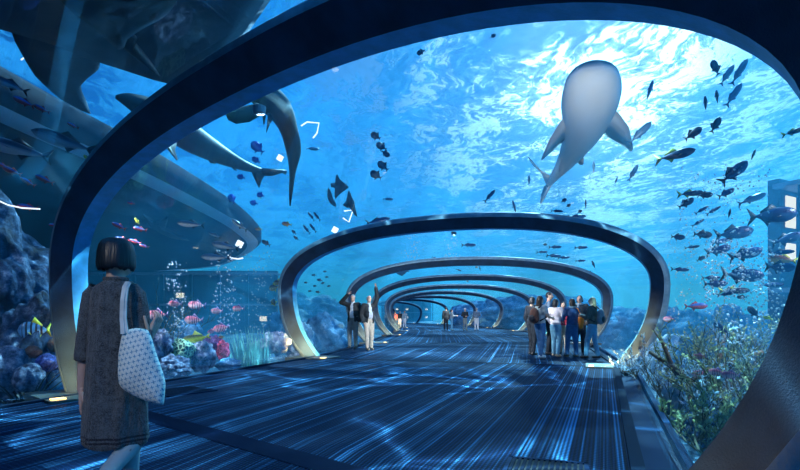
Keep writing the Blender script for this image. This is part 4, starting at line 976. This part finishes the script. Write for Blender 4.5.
x, y = gp(555.5, 356.8); person('woman in loose pale pink blouse and light jeans in the group', x, y, 1.58, -50, pinkc, jeansl, SHOEL, HAIRD, .10, {'R': ((.25, .04, 1.18), (.14, .26, 1.25)), 'L': ((-.25, -.03, 1.16), (-.2, .12, .98))}, (.05, -.05), -20, coat=False, sleeve=.9)
x, y = gp(563.5, 354.5); person('short woman in red top and beige trousers in the middle of the group', x, y, 1.52, 150, redc, beige, SOLE, HAIRB, .03, {'R': ((.24, .06, 1.16), (.10, .24, 1.30)), 'L': ((-.24, .04, 1.16), (-.12, .22, 1.2))}, (.04, -.04), 20)
x, y = gp(572, 357.3); r, k = person('woman in navy jacket and jeans with an orange bag on her right side', x, y, 1.58, 12, bluej, jeans, SOLE, HAIRB, .08, {'L': ((-.26, .04, 1.17), (-.18, .22, 1.1)), 'R': ((.26, .03, 1.16), (.18, .2, 1.1))}, (.1, -.08), 10, scarf=greysc)
rb = empty('shoulder_bag', r.location, r.rotation_euler.z)
bm = bmesh.new(); ell(bm, Vector((.20, -.16, 1.10))*k, (.10*k, .06*k, .17*k)); ell(bm, Vector((.20, -.16, .98))*k, (.075*k, .05*k, .14*k)); link('bag', fuse(bm, .014, 2), orgb_, rb, True)
bm = bmesh.new(); tube(bm, [Vector(p)*k for p in ((.2, -.16, 1.25), (.12, -.11, 1.45), (.05, .02, 1.5), (-.05, .13, 1.35))], .014, 6); link('strap', bm, orgb_, rb, True)
tag(rb, 'orange shoulder bag on the back of the woman in the navy jacket', 'bag')
x, y = gp(579.5, 355); person('dark haired person in dark coat and long grey scarf beside the blonde woman', x, y, 1.70, 170, cloth('coat_charcoal', (.04, .05, .06)), dkb, SOLE, HAIRD, .05, None, (.04, -.06), -20, coat=True, scarf=greysc)
x, y = gp(592.5, 358.6); r, k = person('blonde woman in olive jacket and jeans wearing a grey backpack', x, y, 1.60, 48, oliv, jeansl, SOLE, HAIRL, .12, {'L': ((-.25, .04, 1.16), (-.14, .25, 1.22)), 'R': ((.25, .02, 1.16), (.2, .2, 1.05))}, (.15, -.12), 25)
backpack(r, k, 'grey backpack on the blonde woman at the right of the group', greyb, SOLE, side=.05)
far = [(446, 330.2, 1.82, 10, black, dkb, HAIRD, None, 'person in long dark coat, left one of the pair in the middle distance'), (451.5, 330.4, 1.66, -80, greysc, jeansl, HAIRD, None, 'person in pale grey hooded top beside the dark coat, reaching right'),
       (465, 330.6, 1.74, 200, black, greytr, None, wht, 'person in dark jacket and white cap standing alone in the distance'), (476.5, 330.6, 1.76, 0, gbj, wht, HAIRG, None, 'person in grey blue jacket and white trousers seen from behind'),
       (387, 327.6, 1.60, 180, greysc, dkb, HAIRD, None, 'far person in grey at the left of the small distant group'), (391.3, 327.6, 1.66, 190, gbj, dkb, HAIRD, None, 'far person in blue grey, second from the left in the distance'),
       (395, 327.7, 1.58, 170, cloth('top_coral', (.7, .2, .2)), beige, HAIRB, None, 'far person in coral red top in the distant group'), (399.8, 327.7, 1.60, 180, black, wht, HAIRG, None, 'far person in dark top and pale trousers, fourth in the distance'),
       (404.6, 327.7, 1.64, 185, greysc, wht, HAIRD, None, 'far person in pale clothes, rightmost of the small distant group')]
for i, (px, py, H, fc, tp_, tr_, hr, cp, lab) in enumerate(far):
    x, y = gp(px, py)
    arms_ = {'L': ((-.24, .1, 1.18), (-.1, .38, 1.22)), 'R': ((.24, .1, 1.18), (.12, .4, 1.2))} if i == 1 else ({'L': ((-.27, -.02, 1.16), (-.06, .14, 1.12)), 'R': ((.27, -.02, 1.16), (.06, .14, 1.12))} if i in (2, 3) else None)
    person(lab, x, y, H, fc, tp_, tr_, SOLE, hr, .05 if i in (1, 4, 6) else 0, arms_, (.06, -.05), coat=i in (0,), cap=cp, vox=.024)
# ------------------------------------------------------------------ the woman in the foreground, seen from behind
DW = 2.72
def Wp(px, py, dd=0.): return at(px, py, DW+dd)
S = DW/FPX
wroot_p = at(117, HORIZ, DW); wroot_p.z = 0
woman = empty('person', wroot_p)
def rel(v): return Vector(v)-wroot_p
def wobj(name, bm, m, smooth=True):
    if isinstance(bm, bmesh.types.BMesh):
        for v in bm.verts: v.co -= wroot_p
    else:
        for v in bm.vertices: v.co -= wroot_p
    return link(name, bm, m, woman, smooth)
skinw = mat('skin_dim', (.66, .44, .35), .5)
tights = bpy.data.materials.new('patterned_tights'); tights.use_nodes = True; n = NT(tights.node_tree)
tc = n.n('ShaderNodeTexCoord').outputs['Object']
f = n.ramp(n.n('ShaderNodeTexVoronoi', feature='F1', i={'Vector': tc, 'Scale': 14.}).outputs['Distance'], [(.22, 1.), (.27, 0.)])
f2 = n.ramp(n.noise(tc, 7, 2), [(.56, 0.), (.6, 1.)])
n.out(n.n('ShaderNodeBsdfPrincipled', i={'Base Color': n.mix(n.math('MULTIPLY', f, f2), (.36, .42, .42), (.02, .03, .06)), 'Roughness': .7}).outputs[0])
bm = bmesh.new()
hc = Wp(117, 257, .02)
Rh = Matrix.Rotation(math.radians(-24), 4, 'Z')
ell(bm, hc, (.070, .086, .094), Rh); ell(bm, hc+Rh @ Vector((0, .025, -.045)), (.050, .062, .058), Rh); capsule(bm, hc+Rh @ Vector((0, .088, .015)), hc+Rh @ Vector((0, .104, -.02)), .009, .013, 8)
capsule(bm, Wp(115, 288, .0), Wp(116, 264, .02), .046, .044)
ell(bm, Wp(115, 304), (.12, .08, .12)); ell(bm, Wp(113, 350), (.11, .08, .17)); ell(bm, Wp(113, 385), (.13, .095, .14))
capsule(bm, Wp(106, 395), Wp(128, 440, -.02), .075, .055); capsule(bm, Wp(122, 395), Wp(131, 440, .08), .075, .055)
capsule(bm, Wp(133, 443, -.02), Wp(106, 474, -.20), .052, .040); capsule(bm, Wp(106, 474, -.20), Wp(96, 497, -.3), .040, .032); capsule(bm, Wp(96, 500, -.30), Wp(104, 520, -.16), .032, .027)
capsule(bm, Wp(131, 440, .08), Wp(131, 497, .10), .050, .033); capsule(bm, Wp(131, 516, .10), Wp(131, 522, .25), .034, .028); capsule(bm, Wp(131, 497, .1), Wp(131, 516, .1), .033, .034)
SL, EL, WL = Wp(96, 295, .0), Wp(85, 346, .0), Wp(82, 389, .02)
SR, ER, WR = Wp(133, 295, .02), Wp(143, 341, -.02), Wp(150, 335, .0)
for a, b, c in ((SL, EL, WL), (SR, ER, WR)):
    capsule(bm, Wp(115, 294), a, .055, .047); capsule(bm, a, b, .038, .030); capsule(bm, b, c, .032, .026)
me = fuse(bm, .009, 4); b2 = bmesh.new(); b2.from_mesh(me)
hand(b2, WL, (-.06, .0, -1), (.8, .5, 0), .95, .38); hand(b2, WR+Vector((0, 0, .0)), (.5, .1, 1), (-1, .2, .3), .9, 1.3)
b2.to_mesh(me); b2.free()
wobj('body', me, [skinw, tights])
me = woman.children[0].data
for p_ in me.polygons:
    if p_.center.z < .60: 
        if abs(p_.center.x-(WL-wroot_p).x) > .07 or p_.center.z < .42: p_.material_index = 1
for s in (-1, 1):
    bm = bmesh.new(); ell(bm, hc+Rh @ Vector((s*.03, .083, .012)), (.011, .008, .008), Rh, 2); wobj('eye', bm, eyew)
bm = bmesh.new(); ell(bm, hc+Rh @ Vector((0, .084, -.052)), (.022, .008, .007), Rh, 2); wobj('mouth', bm, mouth_m)
# bob hair: dense strands moulded into one smooth bell
hairm = bpy.data.materials.new('bob_hair'); hairm.use_nodes = True; n = NT(hairm.node_tree)
tc = n.n('ShaderNodeTexCoord').outputs['Object']
mp = n.n('ShaderNodeMapping', i={'Vector': tc, 'Scale': (90, 90, 3)}).outputs[0]
bp = n.n('ShaderNodeBump', i={'Height': n.noise(mp, 1., 3), 'Strength': .5, 'Distance': .01}).outputs[0]
n.out(n.n('ShaderNodeBsdfPrincipled', i={'Base Color': (.006, .012, .016), 'Roughness': .38, 'Normal': bp}).outputs[0])
bm = bmesh.new(); prev = None; NA = 44
for r_, zpx in ((.014, 237.8), (.045, 238.6), (.066, 241), (.080, 245.5), (.087, 252), (.090, 258), (.0915, 263), (.090, 267), (.084, 270), (.07, 269.5)):
    cur = []
    for q in range(NA):
        a = 2*math.pi*q/NA; rr = r_*(1+.010*math.sin(9*a)+.008*math.sin(23*a))
        c = Wp(115.8, zpx, .0); zz = c.z+(.006*math.sin(a*7)+.004*math.sin(a*17) if zpx > 268 else 0)
        v = Rh @ Vector((rr*math.cos(a), rr*(1.0 if math.sin(a) < 0 else 1.06)*math.sin(a), 0))
        cur.append(bm.verts.new((c.x+v.x, c.y+v.y, zz)))
    if prev:
        for q in range(NA):
            a = 2*math.pi*(q+.5)/NA
            if zpx > 250 and math.sin(a) > .80: continue
            bm.faces.new((prev[q], cur[q], cur[(q+1) % NA], prev[(q+1) % NA]))
    else: bm.faces.new(cur)
    prev = cur
wobj('hair', bm, hairm)
# dress: one cloth surface with folds; two dark bands near the hem
drm = bpy.data.materials.new('grey_mottled_dress'); drm.use_nodes = True; n = NT(drm.node_tree)
tc = n.n('ShaderNodeTexCoord').outputs['Object']; z = n.n('ShaderNodeSeparateXYZ', i={0: tc}).outputs[2]
zt = [at(0, py, DW).z for py in (432.5, 434.5, 436.5, 438.5)]
def band(lo, hi): return n.math('MULTIPLY', n.math('GREATER_THAN', z, lo), n.math('LESS_THAN', z, hi))
bands = n.math('ADD', band(zt[1], zt[0]), band(zt[3], zt[2]))
c1 = n.ramp(n.noise(tc, 26, 5, .7), [(.38, (.014, .018, .020)), (.62, (.09, .105, .11))])
c2 = n.mix(n.ramp(n.noise(tc, 160, 2), [(.4, 0.), (.6, .6)]), c1, (.15, .17, .18))
hg = n.math('ADD', n.noise(n.n('ShaderNodeMapping', i={'Vector': tc, 'Scale': (16, 16, 3)}).outputs[0], 1., 4), n.math('MULTIPLY', n.noise(tc, 140, 2), .2))
bp = n.n('ShaderNodeBump', i={'Height': hg, 'Strength': .9, 'Distance': .06}).outputs[0]
n.out(n.n('ShaderNodeBsdfPrincipled', i={'Base Color': n.mix(bands, c2, (.012, .012, .02)), 'Roughness': .9, 'Normal': bp, 'Sheen Weight': .2}).outputs[0])
prof_d = [(279, 108, 124, .05), (282, 104, 128, .062), (286, 96, 135, .08), (292, 93, 137, .092), (304, 92, 138, .10), (325, 91, 139, .10), (340, 90.5, 140, .105), (355, 90, 141, .11), (370, 89, 142, .115), (385, 88, 145, .125), (400, 88, 146, .135), (415, 87, 146, .14), (430, 86.5, 146, .145), (437, 86, 146, .148), (443, 87, 146, .145), (444, 90, 143, .135)]
bm = bmesh.new(); prev = None; NA = 72; NR = 60
def interp(tab, py, c):
    for a, b in zip(tab, tab[1:]):
        if a[0] <= py <= b[0]: f = (py-a[0])/(b[0]-a[0]); return a[c]+(b[c]-a[c])*f
    return tab[-1][c]
for i in range(NR+1):
    py = 279+(444-279)*i/NR; xl, xr_, dp = (interp(prof_d, py, c) for c in (1, 2, 3)); f = i/NR
    c = Wp((xl+xr_)/2, py); hw = (xr_-xl)/2*S; cur = []
    for q in range(NA):
        a = 2*math.pi*q/NA
        w_ = 1+(.018+.06*f*f)*math.sin(7*a+1.2+1.5*f)+.028*f*math.sin(13*a+f*3)+.035*math.exp(-((a-4.62)/.10)**2)*(1-f*.6)-.03*math.exp(-((a-4.35)/.08)**2)*(1-f*.5)+.035*noise.noise(Vector((math.cos(a)*3, math.sin(a)*3, f*5)))
        if f < .05: w_ = 1
        cur.append(bm.verts.new((c.x+hw*w_*math.cos(a), c.y+dp*w_*math.sin(a), c.z+(.006*math.sin(5*a) if i == NR else 0))))
    if prev:
        for q in range(NA): bm.faces.new((prev[q], cur[q], cur[(q+1) % NA], prev[(q+1) % NA]))
    prev = cur
wobj('dress', bm, drm)
bm = bmesh.new()
for r_, h0 in ((.05, 0),):
    tube(bm, [Wp(116, 280)+Vector((.052*math.cos(a), .052*math.sin(a)+.0, .004)) for a in np.linspace(0, 2*math.pi, 24)], .011, 8)
wobj('collar', bm, drm)
for pts, rr in (([Wp(99, 289), Wp(93.5, 296), Wp(90, 312), Wp(87, 330), Wp(84.8, 347), Wp(84.2, 357)], [.045, .052, .050, .047, .045, .043]), ([Wp(130, 289, .01), Wp(135.5, 296, .01), Wp(138.5, 312), Wp(141, 328), Wp(143.5, 337, -.02), Wp(148, 337, -.01)], [.045, .052, .052, .050, .046, .042])):
    bm = bmesh.new()
    tube(bm, [pts[0].lerp(pts[0], 0)]+pts[1:], rr, 24, False)
    for v in bm.verts: v.co += Vector((1, .6, 0))*.006*noise.noise(v.co*22)
    wobj('sleeve', bm, drm)
    bm = bmesh.new(); e = pts[-1]; dd = (pts[-1]-pts[-2]).normalized(); tube(bm, [e-dd*.022, e-dd*.012, e+dd*.012, e+dd*.02], [rr[-1]+.002, rr[-1]+.006, rr[-1]+.005, rr[-1]-.004], 24, False); wobj('cuff', bm, drm)
tag(woman, 'woman with black bob and grey dress in the left foreground', 'person')
# tote bag
tm = bpy.data.materials.new('tote_cross_print'); tm.use_nodes = True; n = NT(tm.node_tree)
uv = n.n('ShaderNodeTexCoord').outputs['Object']
mp = n.n('ShaderNodeMapping', i={'Vector': uv, 'Rotation': (0, .25, 0), 'Scale': (1, 1, 1)}).outputs[0]
sx = n.n('ShaderNodeSeparateXYZ', i={0: mp}); P_ = .024
def cell(v, ph=0.): return n.math('ABSOLUTE', n.math('SUBTRACT', n.math('FRACT', n.math('MULTIPLY_ADD', v, 1/P_, ph)), .5))
row = n.math('MULTIPLY', n.math('FLOOR', n.math('MULTIPLY', sx.outputs[2], 1/P_)), .5)
ax_ = n.math('ABSOLUTE', n.math('SUBTRACT', n.math('FRACT', n.math('ADD', n.math('MULTIPLY', sx.outputs[0], 1/P_), row)), .5)); az_ = cell(sx.outputs[2])
cross_ = n.math('MAXIMUM', n.math('MULTIPLY', n.math('LESS_THAN', ax_, .07), n.math('LESS_THAN', az_, .38)), n.math('MULTIPLY', n.math('LESS_THAN', az_, .07), n.math('LESS_THAN', ax_, .38)))
bp = n.n('ShaderNodeBump', i={'Height': n.noise(uv, 9, 4), 'Strength': .6, 'Distance': .03}).outputs[0]
n.out(n.n('ShaderNodeBsdfPrincipled', i={'Base Color': n.mix(cross_, (.80, .88, .82), (.06, .32, .48)), 'Roughness': .85, 'Normal': bp}).outputs[0])
strapm = cloth('tote_strap', (.8, .86, .82))
bag_c = Wp(140, 368, -.14); tote = empty('tote_bag', bag_c)
O = [(124, 331), (136, 328), (148, 330), (152, 340), (157, 356), (162, 372), (165, 385), (164.5, 398), (163, 405), (156, 404), (146, 401), (134, 396), (124, 390), (120, 384), (118.5, 370), (119, 352), (121, 340)]
bm, C = lens('t', O, d=DW-.13, th=.055, rings=(1, .93, .8, .6, .35))
for v in bm.verts:
    v.co += C-bag_c; v.co.y += .012*noise.noise(v.co*9)
link('bag', bm, tm, tote, True)
for off_, pts in ((0, [(123, 334, -.16), (122, 318, -.135), (122.5, 300, -.12), (124.5, 287, -.10), (127.5, 281.5, -.04), (131, 281.5, .04), (135, 290, .085)]), (1, [(126.5, 333, -.15), (124.5, 318, -.13), (125, 301, -.115), (126.5, 288, -.095), (129.5, 282.5, -.04), (133, 283, .04), (137, 292, .08)])):
    bm = bmesh.new(); V = []
    for (px, py, dd) in pts:
        p = Wp(px, py, dd)-bag_c
        for q in ((-.010, -.004, 0), (.010, -.004, 0), (.010, .003, 0), (-.010, .003, 0)): V.append(p+Vector(q))
    link('strap', pydata(V, [(4*i+a, 4*i+(a+1) % 4, 4*i+4+(a+1) % 4, 4*i+4+a) for i in range(len(pts)-1) for a in range(4)]), strapm, tote)
tag(tote, 'white tote bag with blue cross print on the shoulder of the foreground woman', 'bag')
# ------------------------------------------------------------------ floor seams, grates, bubbles
seam = mat('floor_seam_steel', (.002, .008, .03), .6, 0., spec=.03)
for i in range(1, 8):
    V = []
    for u in np.linspace(-WF+.1, WF-.1, 30):
        for dn in (-.55, -.28): V.append(tp(i, u, .004, dn))
    o = link('trim_%d' % (i+4), pydata(V, grid_faces(30, 2)), seam); o['kind'] = 'structure'
gr_m = mat('grate_frame', (.004, .02, .06), .6, 0., spec=.04); slat_m = mat('grate_slat', (.002, .010, .03), .6, 0., spec=.04)
def grate(px, py, w_, l_, rz, label, n_=13):
    x, y = gp(px, py); r = empty('floor_grate', (x, y, .0), math.radians(rz))
    bm = bmesh.new()
    for q in ((-w_/2, w_/2, l_/2-.03, l_/2), (-w_/2, w_/2, -l_/2, -l_/2+.03), (-w_/2, -w_/2+.03, -l_/2, l_/2), (w_/2-.03, w_/2, -l_/2, l_/2)): box(bm, *q, .002, .014)
    link('frame', bm, gr_m, r); bm = bmesh.new(); box(bm, -w_/2, w_/2, -l_/2, l_/2, .001, .004); link('recess', bm, mat('grate_recess', (.001, .002, .006), .8), r)
    for k in range(n_):
        x0 = -w_/2+.03+(w_-.06)*(k+.15)/n_; bm = bmesh.new(); box(bm, x0, x0+(w_-.06)/n_*.6, -l_/2+.03, l_/2-.03, .004, .012); link('slat', bm, slat_m, r)
    tag(r, label, 'floor grate'); return r
grate(546, 470, .58, .50, -19, 'slatted rectangular floor grate at the bottom right of centre')
grate(180, 391.5, .75, .75, -38, 'dark square floor grate beyond the tote bag at left')
bub = bpy.data.materials.new('air_bubble'); bub.use_nodes = True; n = NT(bub.node_tree)
b = n.n('ShaderNodeBsdfPrincipled', i={'Base Color': (.8, .93, 1), 'Roughness': .12, 'Specular IOR Level': .8}).outputs[0]
t_ = n.n('ShaderNodeBsdfTransparent').outputs[0]
fc = n.n('ShaderNodeLayerWeight', i={'Blend': .45}).outputs['Facing']
n.out(n.n('ShaderNodeMixShader', i={0: n.math('MULTIPLY_ADD', fc, .6, .45), 1: t_, 2: b}).outputs[0])
def bubbles(label, px0, px1, py0, py1, off, cnt, r0, r1, seed, spread=1.):
    random.seed(seed); bm = bmesh.new(); d0 = None
    for k in range(cnt):
        px = random.gauss((px0+px1)/2, (px1-px0)/3.4) if spread == 1 else random.uniform(px0, px1); py = random.uniform(py0, py1)
        d = exit_depth(px, py)+off*random.uniform(.8, 1.4); r = random.uniform(r0, r1)*d/FPX
        bmesh.ops.create_icosphere(bm, subdivisions=1, radius=r, matrix=Matrix.Translation(at(px, py, d)))
    o = link('bubbles', bm, bub, None, True); tag(o, label, 'bubbles', None, 'stuff')
bubbles('rising stream of bubbles left of the striped pink fish', 165, 185, 262, 335, 1.5, 130, .35, 1.0, 1)
bubbles('thick stream of bubbles in the middle of the striped pink fish', 212, 240, 250, 335, 1.5, 170, .35, 1.1, 2)
bubbles('stream of bubbles above the sea grass', 250, 272, 250, 345, 2., 150, .3, .9, 3)
bubbles('scattered bubbles among the right hand fish school', 680, 770, 165, 300, 1.2, 420, .3, 1.1, 4, 0)
bubbles('dense foam of bubbles over the right reef', 705, 785, 240, 345, 1., 620, .4, 1.5, 5, 0)
bubbles('thin bubbles right of the second arch leg', 662, 700, 230, 330, 3., 170, .3, .8, 6)
bubbles('faint bubble plume above the second arch left side', 405, 420, 235, 262, 8, 60, .3, .7, 7)
bubbles('faint bubble plume above the third arch', 445, 458, 235, 262, 8, 60, .3, .7, 8)
